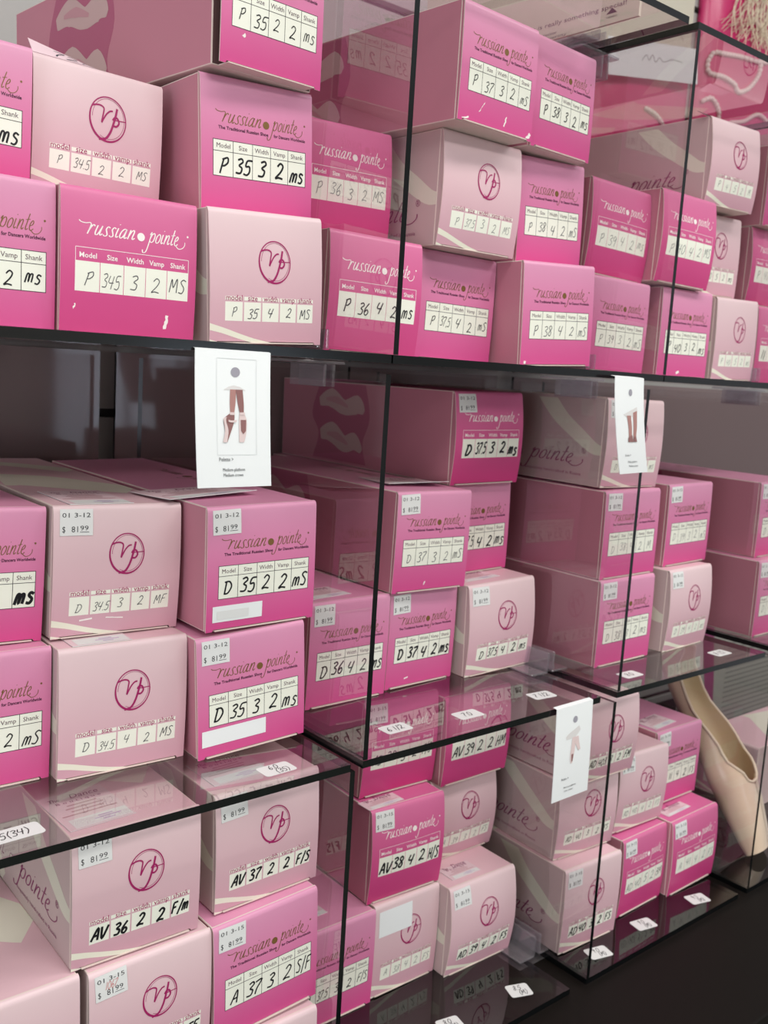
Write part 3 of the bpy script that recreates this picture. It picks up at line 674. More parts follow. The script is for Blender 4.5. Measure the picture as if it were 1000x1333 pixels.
# handwriting in the five fields | pen | stroke | price date | label
KIND = {'G': 'bronze-lettered pink shoe box', 'W': 'white-lettered deep pink shoe box', 'P': 'pale monogrammed shoe box'}
INFO = {
 'T1': ('||||ms', 'ink', .13, '', 'at upper left edge, second tier, only ms showing'),
 'T2': ('P|34.5|2|2|MS', 'pen', .07, '', 'marked P 34.5 2 2 MS, paper slip on its top'),
 'T3': ('P|35|2|2|ms', 'ink', .09, '', 'marked P 35 2 2 with gaping flap, topmost at left'),
 'T4': ('P|35|3|2|ms', 'ink', .14, '', 'marked P 35 3 2, below the gaping flap'),
 'T5': ('P|36|3|2|MS', 'pencil', .08, '', 'marked P 36 3 2 in pencil, behind the upper divider'),
 'T6': ('|||2|ms', 'ink', .12, '', 'cut by the photo left edge, on eye-level shelf'),
 'T7': ('P|345|3|2|MS', 'pen', .07, '', 'marked P 345 3 2 on eye-level shelf'),
 'T8': ('P|35|4|2|MS', 'pen', .09, '', 'marked P 35 4 2, above the paper card with crossed legs'),
 'T9': ('P|36|4|2|ms', 'ink', .12, '', 'marked P 36 4 2, crossed by divider edge'),
 'T10': ('P|37,5|4|2|mS', 'ink', .10, '', 'marked P 37,5 4 2 mS on the eye-level shelf'),
 'T11': ('P|38|4|2|mS', 'pen', .08, '', 'marked P 38 4 2, standing on eye-level shelf'),
 'T12': ('P|39|3|2|mS', 'pen', .07, '', 'marked P 39 3 2 on eye-level shelf'),
 'T13': ('P|40|3|2|ms', 'ink', .11, '', 'marked P 40 3 2, crossed by divider edge'),
 'T14': ('P|40|5|2|ms', 'pencil', .08, '', 'marked P 40 5 2 on eye-level shelf at right'),
 'T15': ('11|4|4|2|ms', 'ink', .13, '', 'cut by the photo right edge, on eye-level shelf'),
 'T16': ('P|37.5|3|2|MS', 'pencil', .08, '', 'marked P 37.5 3 2, below P 37 box'),
 'T17': ('P|38|4|2|mS', 'pen', .08, '', 'marked P 38 4 2, directly below P 38 3'),
 'T18': ('P|39|4|2|ms', 'pencil', .08, '', 'marked P 39 4 2, above the P 39 3'),
 'T19': ('P|40|4|2|MS', 'pencil', .08, '', 'second tier of upper row, crossed by divider'),
 'T20': ('P|40|5|2|ms', 'pen', .09, '', 'half hidden, second tier of upper row at right'),
 'T21': ('P|41|4|2|ms', 'pencil', .08, '', 'at photo right edge, second tier of upper row'),
 'T22': ('P|37|3|2|mS', 'ink', .09, '', 'marked P 37 3 2 with worn corners, topmost'),
 'T23': ('P|38|3|2|ms', 'ink', .12, '', 'marked P 38 3 2, topmost beside P 37'),
 'T24': ('P|4|5|2|M', 'pencil', .08, '', 'topmost at upper right, paper slip on top'),
 'T25': ('P||||', 'pen', .08, '', 'at upper right edge, beside the topmost pale box'),
 'M1': ('||||ms', 'ink', .17, '', 'at left edge of middle row, upper tier'),
 'M2': ('D|34.5|3|2|MF', 'pen', .08, '01 3-12', 'marked D 34.5 3 2 MF'),
 'M3': ('D|35|2|2|mS', 'ink', .13, '01 3-12', 'marked D 35 2 2 mS with a torn white label'),
 'M4': ('|||2|mS', 'ink', .11, '', 'at left edge of middle row, lower tier'),
 'M5': ('D|34.5|4|2|MS', 'pen', .08, '', 'marked D 34.5 4 2, without price sticker'),
 'M6': ('D|35|3|2|ms', 'ink', .13, '01 3-12', 'marked D 35 3 2 with long white label'),
 'M7': ('D|36|4|2|ms', 'ink', .13, '01 3-12', 'marked D 36 4 2 behind divider edge'),
 'M8': ('D|37|4|2|ms', 'ink', .15, '01 3-12', 'marked D 37 4 2 ms'),
 'M9': ('D|37.5|4|2|ms', 'ink', .14, '01 3-12', 'marked D 37.5 4 2 ms'),
 'M10': ('D|37|3|2|mS', 'pen', .08, '01 3-12', 'marked D 37 3 2, paper card on top'),
 'M11': ('D|37.5|4|2|ms', 'ink', .14, '', 'set back, right of D 37 3 2'),
 'M12': ('D|37.5|3|2|ms', 'ink', .16, '01 3-12', 'marked D 37.5 3 2, topmost of stack'),
 'M13': ('D|38|4|2|ms', 'pencil', .08, '01 3-12', 'half hidden behind the narrow twisted card'),
 'M14': ('D|38|4|2|M', 'pencil', .08, '01 3-12', 'marked D 38, just below the narrow twisted card'),
 'M15': ('D|39|3|2|mS', 'pencil', .08, '01 3-12', 'marked D 39 in middle row, second tier'),
 'M16': ('D|38|3|2|ms', 'pen', .08, '01 3-12', 'marked D 38 on middle shelf, crossed by divider'),
 'M17': ('D|39|4|2|ms', 'pencil', .08, '01 3-12', 'on the middle shelf below the D 39 box'),
 'M18': ('D|40|3|2|ms', 'pen', .08, '01 3-12', 'at photo right edge, middle row, upper tier'),
 'M19': ('D|4|4|2|ms', 'pencil', .08, '01 3-12', 'at photo right edge, middle row, lower tier'),
 'L1': ('AV|36|2|2|F/m', 'ink', .17, '01 3-12', 'marked AV 36 2 2 F/m in thick marker'),
 'L2': ('AV|37|2|2|F/S', 'ink', .15, '01 3-12', 'marked AV 37 2 2 F/S'),
 'L3': ('||||FF', 'ink', .15, '01 3-15', 'with 1067 in red on its price sticker'),
 'L4': ('A|37|3|2|S/F', 'ink', .13, '01 3-15', 'marked A 37 3 2 S/F'),
 'L5': ('||||', 'ink', .1, '', 'in lower left photo corner, top showing'),
 'L6': ('||||', 'ink', .1, '', 'at photo bottom edge, below A 37 3 2'),
 'L7': ('A|37.5|3|2|F/S', 'ink', .12, '', 'marked 37.5 3 2 behind lowest divider edge'),
 'L8': ('A|38|4|2|FS', 'pencil', .09, '', 'marked A 38 4 2, blank label over monogram'),
 'L9': ('AD|39|4|2|FS', 'ink', .15, '01 3-15', 'marked AD 39 4 2 FS in lowest row'),
 'L10': ('AV|38|4|2|H/S', 'ink', .15, '01 3-15', 'marked AV 38 4 2 H/S'),
 'L11': ('A|39|3|2|FS', 'pencil', .09, '', 'set back between AV 38 and AD 39'),
 'L12': ('AD|38|3|2|F/S', 'ink', .12, '01 3-15', 'marked AD 38 3 2 under sticker shelf'),
 'L13': ('AV|39|2|2|HM', 'ink', .14, '', 'marked AV 39 2 2 under sticker shelf'),
 'L14': ('AD|40|3|2|FS', 'ink', .15, '01 3-15', 'marked AD 40 3 2, lowest of its stack'),
 'L15': ('AD|40|3|2|FS', 'ink', .12, '', 'marked AD 40 3 2, middle of its stack'),
 'L16': ('AD|403|3|2|FM', 'ink', .14, '', 'topmost of its stack, behind the tutu card'),
 'L17': ('AD|40|4|2|FS', 'pencil', .10, '01 3-15', 'marked AD 40 4 2, second tier of lowest row'),
 'L18': ('A|11|4|2|FS', 'ink', .12, '01 3-15', 'marked 4 2 FS, left of the satin shoe'),
 'L19': ('AD|40|5|2|BM', 'pen', .08, '01 3-15', 'marked AD 40 5 2, beside the pale stack'),
 'L20': ('A|41|4|2|FS', 'pencil', .08, '01 3-15', 'in lowest row, nearest the satin shoe'),
 'L3b': ('||||', 'ink', .1, '', 'bottom box under 1067'),
 'L5b': ('||||', 'ink', .1, '', 'bottom box at far left'),
 'L21': ('||||', 'ink', .1, '', 'behind the satin shoe at right edge'),
}
BOX = {}
ROWN = {'T': 'shoe boxes on the eye-level shelf', 'M': 'shoe boxes on the middle shelf', 'L': 'shoe boxes in the lowest row'}
BULGE = {'L9': .009, 'L10': .006, 'L11': .009, 'L13': .006, 'L12': .005, 'L16': .006, 'L15': .005, 'L17': .005, 'M9': .006, 'M12': .007, 'M17': .006, 'T16': .006, 'T24': .007, 'T18': .006, 'T19': .007, 'T21': .007, 'T9': .005, 'T5': .004, 'L20': .005, 'L19': .004, 'M2': .0035, 'M13': .005}
STICK = {'M7': (.06,), 'L17': (.05,)}
def shoe_box(n, st, x, y, z, a, ro, w, h):
    cells, ink, pen, pr, lab = INFO[n]
    r = link('shoe_box', None, None, (x, y, Z0+z), (0, -ro, a))
    tag(r, KIND[st] + ', ' + lab, 'box', ROWN[n[0]])
    gap = 0.008 if n == 'T3' else 0.0
    B = BULGE.get(n, {'G': .0012, 'W': .0026, 'P': .0026}[st])
    carton(st, w, h, r, gap, True, flap_map(w, h, B))
    o, f = make_flap(n, st, w, h, cells.split('|'), ink, pen, B, gap, r)
    if pr: price(r, f, w, h, gap, [pr, '$ 8199'], rz=random.uniform(-.03, .05), extra='1067' if n == 'L3' else None)
    if n == 'M3': blank(r, f, w, h, gap, .055, .075, .50, .205)
    if n == 'M6': blank(r, f, w, h, gap, .035, .10, .62, .235, False)
    if n == 'L8': blank(r, f, w, h, gap, .06, .66, .56, .93, False)
    BOX[n] = (r, w, h)
    return r
for row in TABLE: shoe_box(*row)
shoe_box('L21', 'P', 1.215, .225, ZL+.0002, -math.pi/2, 0.0, .1, .1015)

# ------------------------------------------------------------------ paper on and around the boxes
bpy.context.view_layer.update()
def shop_card(n, x, y, w, d, rz, label, curl=0.0, full=True):
    """small printed shop card lying on a box top, local to that box's top face"""
    r, bw, bh = BOX[n]; nx, ny = 6, 6; M = Mesh()
    f = lambda u, v, l=0.0: (u, v, 0.0006+l+curl*((1-v/d)**2)*(0.4+0.6*u/w))
    put_rect(M, f, 0, 0, w, d, 'cardpink', 0.0, nx, ny)
    put_rect(M, lambda u, v, l=0.0: f(w-u, v, -0.0004), 0, 0, w, d, 'paper', 0.0, nx, ny)
    for a, b in (((0, 0), (w, 0)), ((w, 0), (w, d)), ((w, d), (0, d)), ((0, d), (0, 0))):
        for k in range(6):
            p = (a[0]+(b[0]-a[0])*k/6, a[1]+(b[1]-a[1])*k/6); q = (a[0]+(b[0]-a[0])*(k+1)/6, a[1]+(b[1]-a[1])*(k+1)/6)
            M.poly([f(p[0], p[1], -.0004), f(q[0], q[1], -.0004), f(q[0], q[1]), f(p[0], p[1])], 'paper')
    put_rect(M, f, .10*w, .02*d, .97*w, .26*d, 'sticker', .0001, 4, 2)
    put_text(M, f, 'The', 'sidetext', .10*w, .80*d, .0050, .0002, 'L', .17*w, 0, .25)
    put_text(M, f, 'Dance', 'sidetext', .42*w, .80*d, .0068, .0002, 'L', .46*w, 0, .25)
    put_text(M, f, 'B o u t i q u e', 'sidetext', .16*w, .70*d, .0034, .0002, 'L', .70*w)
    for k, (a, b) in enumerate(((.28, .74), (.22, .80), (.26, .76), (.08, .92))):
        put_rect(M, f, a*w, (.61-.085*k)*d, b*w, (.635-.085*k)*d, 'photo_d', .0002, 3, 1)
    for k, (a, b) in enumerate(((.52, .74), (.44, .84), (.54, .72))): put_rect(M, f, a*w, (.18-.055*k)*d, b*w, (.205-.055*k)*d, 'lilac', .0002, 2, 1)
    Mx = r.matrix_world @ Matrix.Translation((x, y, bh)) @ Matrix.Rotation(rz, 4, 'Z')
    o = M.build('shop_card'); o.matrix_world = Mx; tag(o, label, 'card', 'printed shop cards on the boxes'); return o
shop_card('M2', .014, .004, .051, .072, 0.0, 'pink printed shop card on the box marked D 34.5 3 2 MF')
shop_card('M3', -.014, .036, .086, .062, 0.10, 'curled shop card overhanging the box D 35 2 2 below the hanging card', .004)
shop_card('M5', .012, .004, .047, .062, 0.0, 'shop card wedged between the two stacked D 34.5 boxes')
shop_card('L1', .004, .012, .052, .062, 0.06, 'shop card on the AV 36 box, seen through the shelf')
shop_card('L2', .009, .017, .054, .048, 0.0, 'shop card on the AV 37 box, seen through the shelf')
shop_card('M7', .010, .012, .052, .034, 0.1, 'shop card on the box marked D 36 4 2')
shop_card('M9', .010, .016, .055, .028, 0.05, 'shop card on the box marked D 37.5 4 2')
shop_card('M10', .020, .040, .070, .075, -0.25, 'shop card lifting off the box marked D 37 3 2', .006)
shop_card('L10', -.001, .003, .047, .019, 0.06, 'lilac printed shop card on the box marked AV 38 4 2')
shop_card('L9', .016, .013, .043, .024, 0.0, 'lilac printed shop card on the box marked AD 39 4 2')
shop_card('L18', .010, .010, .052, .033, 0.1, 'shop card on the box beside the heel of the pointe shoe')
shop_card('L20', .011, .014, .050, .017, 0.02, 'pink shop card on the lower deep pink box nearest the pointe shoe')
shop_card('L7', .006, .022, .050, .024, 0.05, 'shop card on the box marked 37.5 3 2 F/S')

def slip(n, x, y, w, d, lift, label, words=None):
    r, bw, bh = BOX[n]; M = Mesh()
    f = lambda u, v, l=0.0: (u, v*.45-l, .0005+lift*(v/d)*(1-.75*u/w))
    put_rect(M, f, 0, 0, w, d, 'cardpink', 0.0, 3, 6); put_rect(M, lambda u, v, l=0.0: f(w-u, v, .0004), 0, 0, w, d, 'cardpink', 0.0, 3, 6)
    if words:
        st, ww = hand(words, .09)
        put(M, lambda u, v, l: f(u, v, .0006), st, 'pen', .016, .004, .014, 0, 1.1)
    o = M.build('paper_slip'); o.matrix_world = r.matrix_world @ Matrix.Translation((x, y, bh)); tag(o, label, 'paper slip', 'paper slips on box tops')
slip('T2', .001, .004, .050, .022, .011, 'paper slip numbered 727 on top of the box P 34.5 2 2', '727')
slip('T5', .006, .004, .040, .030, .006, 'white paper slip on the box marked P 36 3 2')
slip('T24', -.006, .004, .044, .030, .006, 'white paper slip on the topmost pale box at upper right')

def hang_card(x, y, z, w, h, yaw, shear, curl, draw, label, folds=0.0):
    """stiff paper card hanging over a shelf edge; u right, v down from its top edge"""
    M = Mesh()
    def f(u, v, l=0.0):
        t = v/h; c = curl*math.sin(math.pi*min(t, 1)*.9)
        return (u+shear*t*t, -l-c-0.0012-folds*t*t, -v)
    def g(u, v, l=0.0): return f(u, v, l)
    put_rect(M, lambda u, v, l=0.0: f(u, h-v, l), 0, 0, w, h, 'paper', 0.0, 4, 12)
    put_rect(M, lambda u, v, l=0.0: f(w-u, h-v, -0.0005), 0, 0, w, h, 'paper', 0.0, 4, 12)
    for s in (0, w):
        for k in range(12):
            a, b = h*k/12, h*(k+1)/12; q = [f(s, a), f(s, b), f(s, b, -.0005), f(s, a, -.0005)]
            M.poly(q if s == 0 else q[::-1], 'paper')
    # fold over the shelf edge
    M.poly([f(0, 0), f(w, 0), (w, 0.004, 0.0009), (0, 0.004, 0.0009)], 'paper')
    U = lambda u, v, l=0.0: f(u*w, (1-v)*h, l)
    put_disc(M, U, .52, .845, .062, 'dotgrey', .0002, 20, .036)
    draw(M, U, f, w, h)
    o = M.build('hanging_card', loc=(x, y, Z0+z), rot=(0, 0, yaw)); tag(o, label, 'card'); return o
MT['dotgrey'] = mat('print_grey_dot', (158, 156, 166), 0.5)
MT['skin_d'] = mat('print_skin_dark', (146, 104, 102), 0.5); MT['skin_l'] = mat('print_skin_light', (176, 130, 124), 0.5)
MT['tulle'] = mat('print_tulle', (222, 220, 218), 0.5); MT['shoe_p'] = mat('print_shoe', (226, 206, 204), 0.5)
MT['greyline'] = mat('print_faint_frame', (222, 226, 226), 0.5); MT['print'] = mat('print_dark_grey', (70, 72, 76), 0.5)
def poly2(M, U, pts, key, l=.0003): M.poly([U(p[0], p[1], l) for p in pts], key)
def strip(M, U, A, B, key, l=.0003, n=4):
    A = smooth_pts(A, n); B = smooth_pts(B, n); k = len(A)
    M.mesh([U(p[0], p[1], l) for p in A]+[U(p[0], p[1], l) for p in B], [(i, i+1, k+i+1, k+i) for i in range(k-1)], key)
def words(M, f, w, h, rows):
    for body, u, v, cap, wid in rows: put_text(M, lambda a, b, l: f(a, h*(1-v)-b, l), body, 'print', u*w, 0, cap, .0003, 'L', wid*w)
def draw1(M, U, f, w, h):
    for a, b in (((.27, .24), (.27, .94)), ((.80, .24), (.80, .94))): strip(M, U, [(a[0], a[1]), (a[0], .6), (b[0], b[1])], [(a[0]+.006, a[1]), (a[0]+.006, .6), (b[0]+.006, b[1])], 'greyline', .0002)
    for y in (.24, .94): poly2(M, U, [(.27, y), (.80, y), (.80, y+.004), (.27, y+.004)], 'greyline', .0002)
    poly2(M, U, [(.36, .715), (.66, .715), (.58, .74), (.50, .75), (.43, .74)], 'tulle', .0002)
    strip(M, U, [(.45, .72), (.445, .62), (.45, .54)], [(.53, .72), (.52, .62), (.50, .54)], 'skin_l')
    strip(M, U, [(.525, .72), (.55, .62), (.58, .54)], [(.615, .72), (.63, .62), (.63, .54)], 'skin_d', .0004)
    strip(M, U, [(.44, .545), (.36, .50), (.375, .42), (.36, .335)], [(.505, .545), (.50, .49), (.46, .42), (.405, .335)], 'skin_d', .0004)
    strip(M, U, [(.36, .515), (.36, .49), (.375, .42), (.345, .335)], [(.40, .52), (.39, .49), (.42, .42), (.40, .335)], 'shoe_p', .0006)
    strip(M, U, [(.57, .545), (.565, .47), (.565, .39), (.565, .335)], [(.64, .545), (.67, .49), (.66, .40), (.63, .335)], 'shoe_p', .0004)
    poly2(M, U, [(.585, .50), (.66, .50), (.655, .42), (.62, .395), (.59, .42)], 'skin_d', .0006)
    strip(M, U, [(.42, .50), (.47, .495), (.53, .50)], [(.42, .485), (.47, .48), (.53, .485)], 'shoe_p', .0008)
    poly2(M, U, [(.44, .535), (.505, .535), (.505, .555), (.44, .555)], 'shoe_p', .0007); poly2(M, U, [(.572, .535), (.64, .535), (.64, .555), (.572, .555)], 'shoe_p', .0007)
    words(M, f, w, h, [('Polette >', .29, .195, .0026, .19), ('Medium platform', .335, .120, .0022, .30), ('Medium crown', .34, .080, .0022, .27)])
def draw2(M, U, f, w, h):
    poly2(M, U, [(.26, .62), (.74, .70), (.76, .64), (.60, .60), (.40, .59)], 'tulle', .0002)
    strip(M, U, [(.38, .61), (.42, .50), (.42, .40), (.40, .335)], [(.52, .61), (.54, .50), (.53, .40), (.56, .335)], 'skin_l')
    strip(M, U, [(.60, .64), (.60, .50), (.58, .40), (.58, .335)], [(.74, .66), (.72, .50), (.68, .40), (.68, .335)], 'skin_l')
    poly2(M, U, [(.39, .38), (.53, .41), (.57, .335), (.38, .335)], 'skin_d', .0005); poly2(M, U, [(.59, .39), (.67, .39), (.69, .335), (.58, .335)], 'skin_d', .0005)
    words(M, f, w, h, [('Dolce >', .24, .185, .0022, .20), ('Wide platform', .32, .115, .0020, .32), ('Medium crown', .34, .070, .0020, .32)])
def draw3(M, U, f, w, h):
    strip(M, U, [(.28, .68), (.36, .71), (.5, .74), (.64, .77)], [(.30, .65), (.38, .65), (.55, .66), (.68, .72)], 'tulle', .0002)
    strip(M, U, [(.46, .66), (.44, .55), (.42, .46), (.44, .38)], [(.56, .66), (.55, .55), (.52, .46), (.49, .38)], 'shoe_p')
    strip(M, U, [(.55, .66), (.56, .58), (.64, .50)], [(.63, .66), (.66, .58), (.70, .51)], 'shoe_p', .0004)
    strip(M, U, [(.455, .48), (.46, .44), (.465, .40)], [(.51, .48), (.50, .44), (.49, .40)], 'skin_d', .0006)
    words(M, f, w, h, [('Rubin >', .22, .215, .0024, .20), ('Narrow platform', .30, .120, .0020, .34), ('Low crown', .32, .080, .0020, .24)])
hang_card(.1285, -.0215, -.0055+.0005, .0575, .0910, 0.0, .005, .0012, draw1, 'white card with two crossed legs en pointe, hanging from the eye-level shelf at left')
hang_card(.5560, -.0300, -.0050+.0005,   .0570, .0915, 0.15, .026, .002, draw2, 'narrow twisted white card with legs and short skirt, before the pale box with the divider')
hang_card(.5495, -.0030, ZM+.0008, .0580, .0985, 0.02, .004, .0015, draw3, 'white card with a pale tutu and pointed foot, hanging from the middle shelf')

# ------------------------------------------------------------------ satin pointe shoe
MT['satin'] = mat('peach_satin', (224, 200, 174), 0.24, 0.5); MT['satin'].node_tree.nodes['Principled BSDF'].inputs['Sheen Weight'].default_value = 0.4
add_bump(MT['satin'], 120, 0.06, 0.0008)
MT['lining'] = mat('shoe_lining', (206, 186, 150), 0.75); MT['binding'] = mat('shoe_binding', (226, 208, 184), 0.5); MT['sole'] = mat('leather_sole', (172, 140, 112), 0.6)
def pointe_shoe():
    L = 0.310
    def lerp(tab, t):
        for (a, va), (b, vb) in zip(tab, tab[1:]):
            if t <= b: k = (t-a)/(b-a); k = k*k*(3-2*k); return va+(vb-va)*k
        return tab[-1][1]
    W = [(0, .028), (.06, .032), (.2, .040), (.36, .046), (.55, .041), (.75, .035), (.9, .034), (1, .020)]
    Hh = [(0, .017), (.06, .022), (.2, .029), (.36, .034), (.55, .034), (.75, .034), (.9, .034), (1, .026)]
    C = [(0, .0), (.2, .002), (.5, .004), (.8, -.002), (1, .0)]
    PHI = [(0, 0), (.28, 0), (.32, 24), (.45, 62), (.7, 84), (.88, 80), (.97, 45), (1, 28)]
    ts = [0, .02, .06, .12, .2, .25, .28, .295, .31, .32, .35, .38, .42, .46, .5, .56, .62, .68, .74, .8, .86, .9, .94, .97, .99, 1.0]
    n = 28; V = []; F = []
    for t in ts:
        ph = math.radians(max(lerp(PHI, t), .5)); w, h, c = lerp(W, t)*1.08, lerp(Hh, t)*1.08, lerp(C, t)
        for k in range(n+1):
            a = ph+(2*math.pi-2*ph)*k/n
            sx, sz = math.sin(a), math.cos(a); e = .82
            V.append((w*math.copysign(abs(sx)**e, sx), t*L, c+h*math.copysign(abs(sz)**e, sz)*(1.0 if sz > 0 else .62)))
    for i in range(len(ts)-1):
        for k in range(n): a = i*(n+1)+k; F.append((a, a+1, a+n+2, a+n+1))
    r = link('pointe_shoe', None); tag(r, 'single peach satin pointe shoe standing on its toe at right of the pink boxes', 'pointe shoe')
    M = Mesh(); M.mesh(V, F, 'satin', True)
    m = len(M.v); M.poly([V[k] for k in range(n)], 'satin')                       # toe platform
    b = (len(ts)-1)*(n+1); M.poly([V[b+k] for k in range(n, -1, -1)], 'satin')  # heel
    up_ = M.build('upper', r)
    lin_ = Mesh(); lin_.mesh([(v[0]*.95, v[1]*.985+.004, v[2]*.95) for v in V], [tuple(reversed(f)) for f in F], 'lining', True); lin_.build('lining', r)
    # binding round the opening
    i0 = ts.index(.295); edge = [V[i*(n+1)] for i in range(i0, len(ts))] + [V[i*(n+1)+n] for i in range(len(ts)-1, i0-1, -1)]
    cu = []; Bm = Mesh(); q = 6; N = len(edge)
    for i, p in enumerate(edge):
        a = Vector(edge[(i-1) % N]); c = Vector(edge[(i+1) % N]); d = (c-a); d = d.normalized() if d.length > 1e-6 else Vector((0, 1, 0))
        s1 = d.cross(Vector((0, 0, 1))); s1 = s1.normalized() if s1.length > .1 else Vector((1, 0, 0)); s2 = s1.cross(d)
        for k in range(q): an = 2*math.pi*k/q; cu.append(tuple(Vector(p)+(s1*math.cos(an)+s2*math.sin(an))*.0022))
    Bm.mesh(cu, [(i*q+k, ((i+1) % N)*q+k, ((i+1) % N)*q+(k+1) % q, i*q+(k+1) % q) for i in range(N) for k in range(q)], 'binding', True)
    Bm.build('binding', r)
    S = Mesh(); sv = []; ts2 = [.14+.8*k/16 for k in range(17)]
    for t in ts2:
        u = (t-.14)/.8; hw = lerp(W, t)*.55*math.sin(math.pi*min(max(u*.92+.04, 0), 1))**.5; z = lerp(C, t)-lerp(Hh, t)*.62
        sv += [(-hw, t*L, z-.0015), (hw, t*L, z-.0015)]
    S.mesh(sv, [(2*i, 2*i+2, 2*i+3, 2*i+1) for i in range(16)], 'sole', True)
    S.mesh([(v[0], v[1], v[2]+.002) for v in sv], [(2*i+1, 2*i+3, 2*i+2, 2*i) for i in range(16)], 'sole', True); S.build('sole', r)
    toe = Vector((1.086, .046, Z0-.650)); heel = Vector((1.062, .200, Z0-.385))
    Y = (heel-toe).normalized(); O = Vector((.24, -.86, .42)); O = (O-Y*O.dot(Y)).normalized(); X = Y.cross(O)
    R = Matrix((X, Y, O)).transposed().to_4x4(); r.matrix_world = Matrix.Translation(toe) @ R
    low = min((r.matrix_world @ Vector(v)).z for v in V)
    r.matrix_world = Matrix.Translation(toe + Vector((0, 0, Z0+ZL+.0006-low))) @ R
    return r
pointe_shoe()

# ------------------------------------------------------------------ things on the very top and in the corners
MT['pouch'] = mat('hot_pink_pouch', (206, 48, 110), 0.25, 0.5); MT['cord'] = mat('white_cord', (236, 214, 208), 0.5); MT['thread'] = mat('ivory_thread', (238, 222, 196), 0.5)
MT['sign'] = mat('cream_sign', (216, 211, 192), 0.5); MT['signtext'] = mat('sign_text_grey', (96, 92, 94), 0.5)
def beads(pts, rad, key, name, parent):
    """braided cord: a row of small knots along a line"""
    M = Mesh(); P = [Vector(p) for p in pts]
    for k, p in enumerate(P):
        d = (P[min(k+1, len(P)-1)]-P[max(k-1, 0)]); d = d.normalized() if d.length > 0 else Vector((1, 0, 0))
        s1 = d.orthogonal().normalized(); s2 = d.cross(s1); vs = []; q = 6
        for j, (t, rr) in enumerate(((-1.1, .15), (-.6, .8), (0, 1), (.6, .8), (1.1, .15))):
            for i in range(q): an = 2*math.pi*i/q; vs.append(tuple(p+d*rad*t+(s1*math.cos(an)+s2*math.sin(an))*rad*rr))
        M.mesh(vs, [(j*q+i, j*q+(i+1) % q, (j+1)*q+(i+1) % q, (j+1)*q+i) for j in range(4) for i in range(q)], key, True)
    return M.build(name, parent)
def pouch(x, z, w, h, label):
    """flat padded bag hanging on the slatwall; local x right, z up, front at -y"""
    r = link('cord_pouch', None, None, (x, 0.5285, Z0+z)); tag(r, label, 'pouch', 'hot pink pouches on the back wall')
    nx, ny = 14, 14; V = []; F = []
    for s in (0, 1):
        for j in range(ny+1):
            for i in range(nx+1):
                u, v = i/nx, j/ny; b = (math.sin(math.pi*u)*math.sin(math.pi*v))**.4 if 0 < u < 1 and 0 < v < 1 else 0
                V.append((u*w, -(.012+.026*b) if s else -.001, v*h))
    K = (nx+1)*(ny+1)
    for j in range(ny):
        for i in range(nx):
            a = j*(nx+1)+i; F += [(a+nx+1, a+nx+2, a+1, a), (K+a, K+a+1, K+a+nx+2, K+a+nx+1)]
    ed = [i for i in range(nx)] + [nx+j*(nx+1) for j in range(ny)] + [K-1-i for i in range(nx)] + [(ny-j)*(nx+1) for j in range(ny)]
    for k in range(len(ed)):
        a, b = ed[k], ed[(k+1) % len(ed)]; F.append((a, b, K+b, K+a))
    M = Mesh(); M.mesh(V, F, 'pouch', True); M.build('bag', r)
    def on(u, v):   # a point just in front of the padded face
        b = (math.sin(math.pi*min(max(u/w, 0), 1))*math.sin(math.pi*min(max(v/h, 0), 1)))**.4 if 0 < u < w and 0 < v < h else 0
        return (u, -(.012+.026*b)-.003, v)
    return r, on
def resample(pts, step):
    out = [Vector(pts[0])]; acc = 0
    for a, b in zip(pts, pts[1:]):
        a, b = Vector(a), Vector(b); l = (b-a).length; t = step-acc
        while t <= l: out.append(a+(b-a)*(t/l)); t += step
        acc = (acc+l) % step
    return out
r, on = pouch(1.445, .455, .36, .36, 'hot pink pouch with white braided cords and an ivory tassel, hanging at upper right')
for ctrl in ([(.03, .150), (.055, .152), (.100, .157), (.150, .160), (.190, .167)], [(.125, .230), (.150, .222), (.170, .212), (.19, .200), (.23, .195)],
             [(.02, .146), (.012, .130), (.018, .112), (.055, .112), (.090, .106), (.105, .096), (.135, .108), (.160, .135), (.165, .155), (.160, .178)],
             [(.012, .062), (.030, .070), (.050, .060), (.060, .045), (.058, .030)], [(.10, .040), (.14, .050), (.18, .070), (.22, .065)]):
    c = [on(*p) for p in smooth_pts(ctrl, 8)]
    beads(resample(c, .0082), .0048, 'cord', 'braided_cord', r)
M = Mesh()
for k in range(70):
    u0 = .10+.0018*k+random.uniform(-.006, .006); q = [(u0, .33), (u0-.01+random.uniform(-.02, .02), .28), (u0-.02+random.uniform(-.035, .03), .235), (u0-.03+random.uniform(-.06, .035), .19+random.uniform(-.02, .02))]
    P = [on(*p) for p in smooth_pts(q, 5)]; off = random.uniform(0, .008)
    for a, b in zip(P, P[1:]):
        a, b = Vector(a)-Vector((0, off, 0)), Vector(b)-Vector((0, off, 0)); s = Vector((.0011, 0, 0)); t_ = Vector((0, .0011, 0))
        M.mesh([a-s, a-t_, a+s, b-s, b-t_, b+s], [(0, 1, 4, 3), (1, 2, 5, 4), (2, 0, 3, 5)], 'thread', True)
M.build('thread_tassel', r)
r, on = pouch(1.135, .33, .285, .21, 'hot pink pouch with a white header card, hanging behind the upper divider')
for ctrl in ([(.13, .13), (.16, .125), (.185, .11), (.195, .09)], [(.20, .10), (.235, .115), (.262, .10), (.27, .08)]):
    beads(resample([on(*p) for p in smooth_pts(ctrl, 8)], .0082), .0045, 'cord', 'braided_cord', r)
M = Mesh(); M.box((0, 0, 0), (.255, .0008, .058), 'paper')
fh = lambda u, v, l=0.0: (u, -l, v)
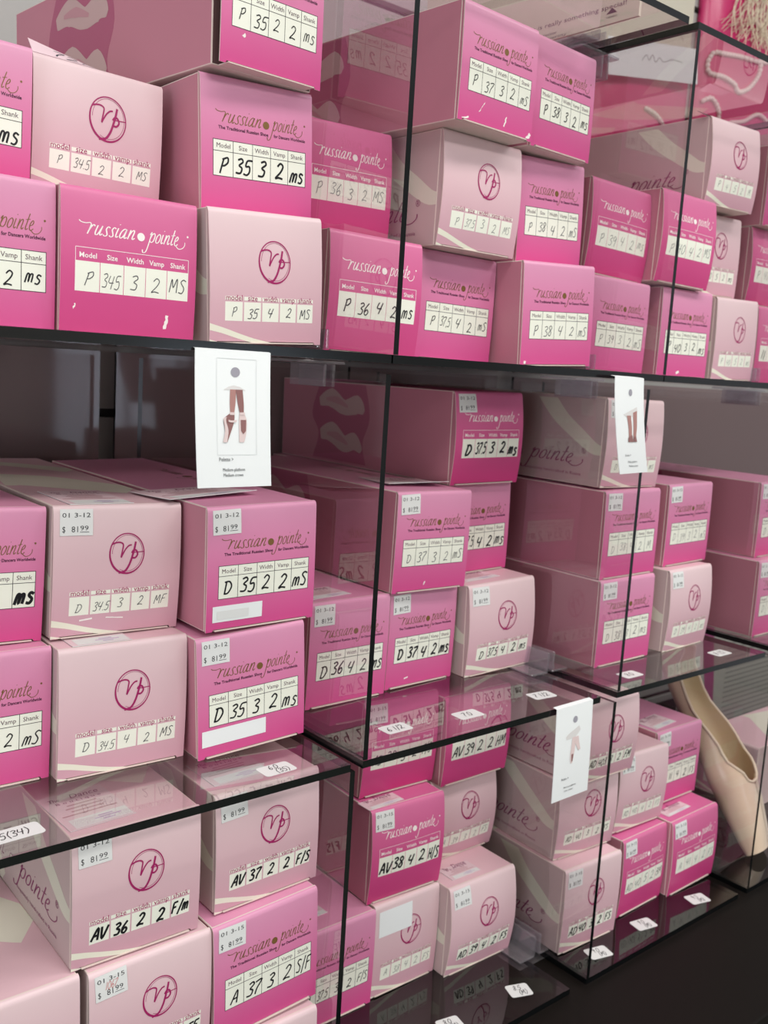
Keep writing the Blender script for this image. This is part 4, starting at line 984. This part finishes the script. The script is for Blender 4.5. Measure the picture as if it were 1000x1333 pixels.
put(M, fh, [ribbon(smooth_pts([(0, .1), (.5, .7), (.8, .2), (1.2, .8), (1.5, .1), (2.0, .6), (2.4, .2), (3.4, .55), (4.6, .4)]), .08)], 'pencil', .09, .026, .016, .0001, 1.6)
M.build('header_card', r, (.012, -.046, .158), (0, -.16, 0))
MT['board_c'] = MT['sign']
M = Mesh(); M.box((0, 0, 0), (.36, .003, .5), 'sign')
o = M.build('backing_board', loc=(1.07, .5262, Z0+.545)); tag(o, 'plain cream board on the back wall, between the cream sign and the tasselled pouch', 'board')
# cream sign facing left
M = Mesh(); M.box((0, 0, 0), (.003, .30, .20), 'sign')
fs = lambda u, v, l=0.0: (-.0001-l, .30-u, v)
put_text(M, fs, 'is special, this is really something special!', 'signtext', .115, .0135, .0042, .0001, 'L', .170)
put_text(M, fs, 'the Director', 'signtext', .165, .0052, .0026, .0001, 'L', .036); put_text(M, fs, 'University', 'signtext', .178, .0012, .0024, .0001, 'L', .036)
put_text(M, fs, 'VIDEO', 'print', .262, .0052, .0016, .0001, 'L', .013); M.poly([fs(.262, .009, .0001), fs(.275, .009, .0001), fs(.2685, .014, .0001)], 'print')
o = M.build('display_sign', loc=(.600, .014, Z0+ZT+.0003)); tag(o, 'cream sign with grey sentences standing above the P 37 and P 38 boxes', 'sign')
# poster behind the shoe
MT['poster'] = mat('leaflet_grey', (150, 150, 142), 0.6); MT['poster_t'] = mat('leaflet_text', (112, 112, 108), 0.6); MT['poster_p'] = mat('leaflet_purple', (138, 62, 104), 0.5); MT['poster_d'] = mat('leaflet_dark', (66, 62, 68), 0.5)
M = Mesh(); M.box((0, 0, 0), (.52, .002, .285), 'poster'); fp = lambda u, v, l=0.0: (u, -l, v)
put_rect(M, fp, 0, 0, .035, .285, 'poster_d', .0002); put_band(M, fp, [(.065, .283), (.08, .2), (.10, .1), (.11, .003)], 'poster_p', .0002, [.045, .035, .03, .02])
for k in range(26): put_rect(M, fp, .15, .03+.0095*k, .50-(k*37 % 11)*.006, .0325+.0095*k, 'poster_t', .0002, 1, 1)
o = M.build('leaflet', loc=(1.305, .33, Z0+ZL+.0004)); tag(o, 'grey printed leaflet with a purple band standing behind the satin pointe shoe', 'leaflet')
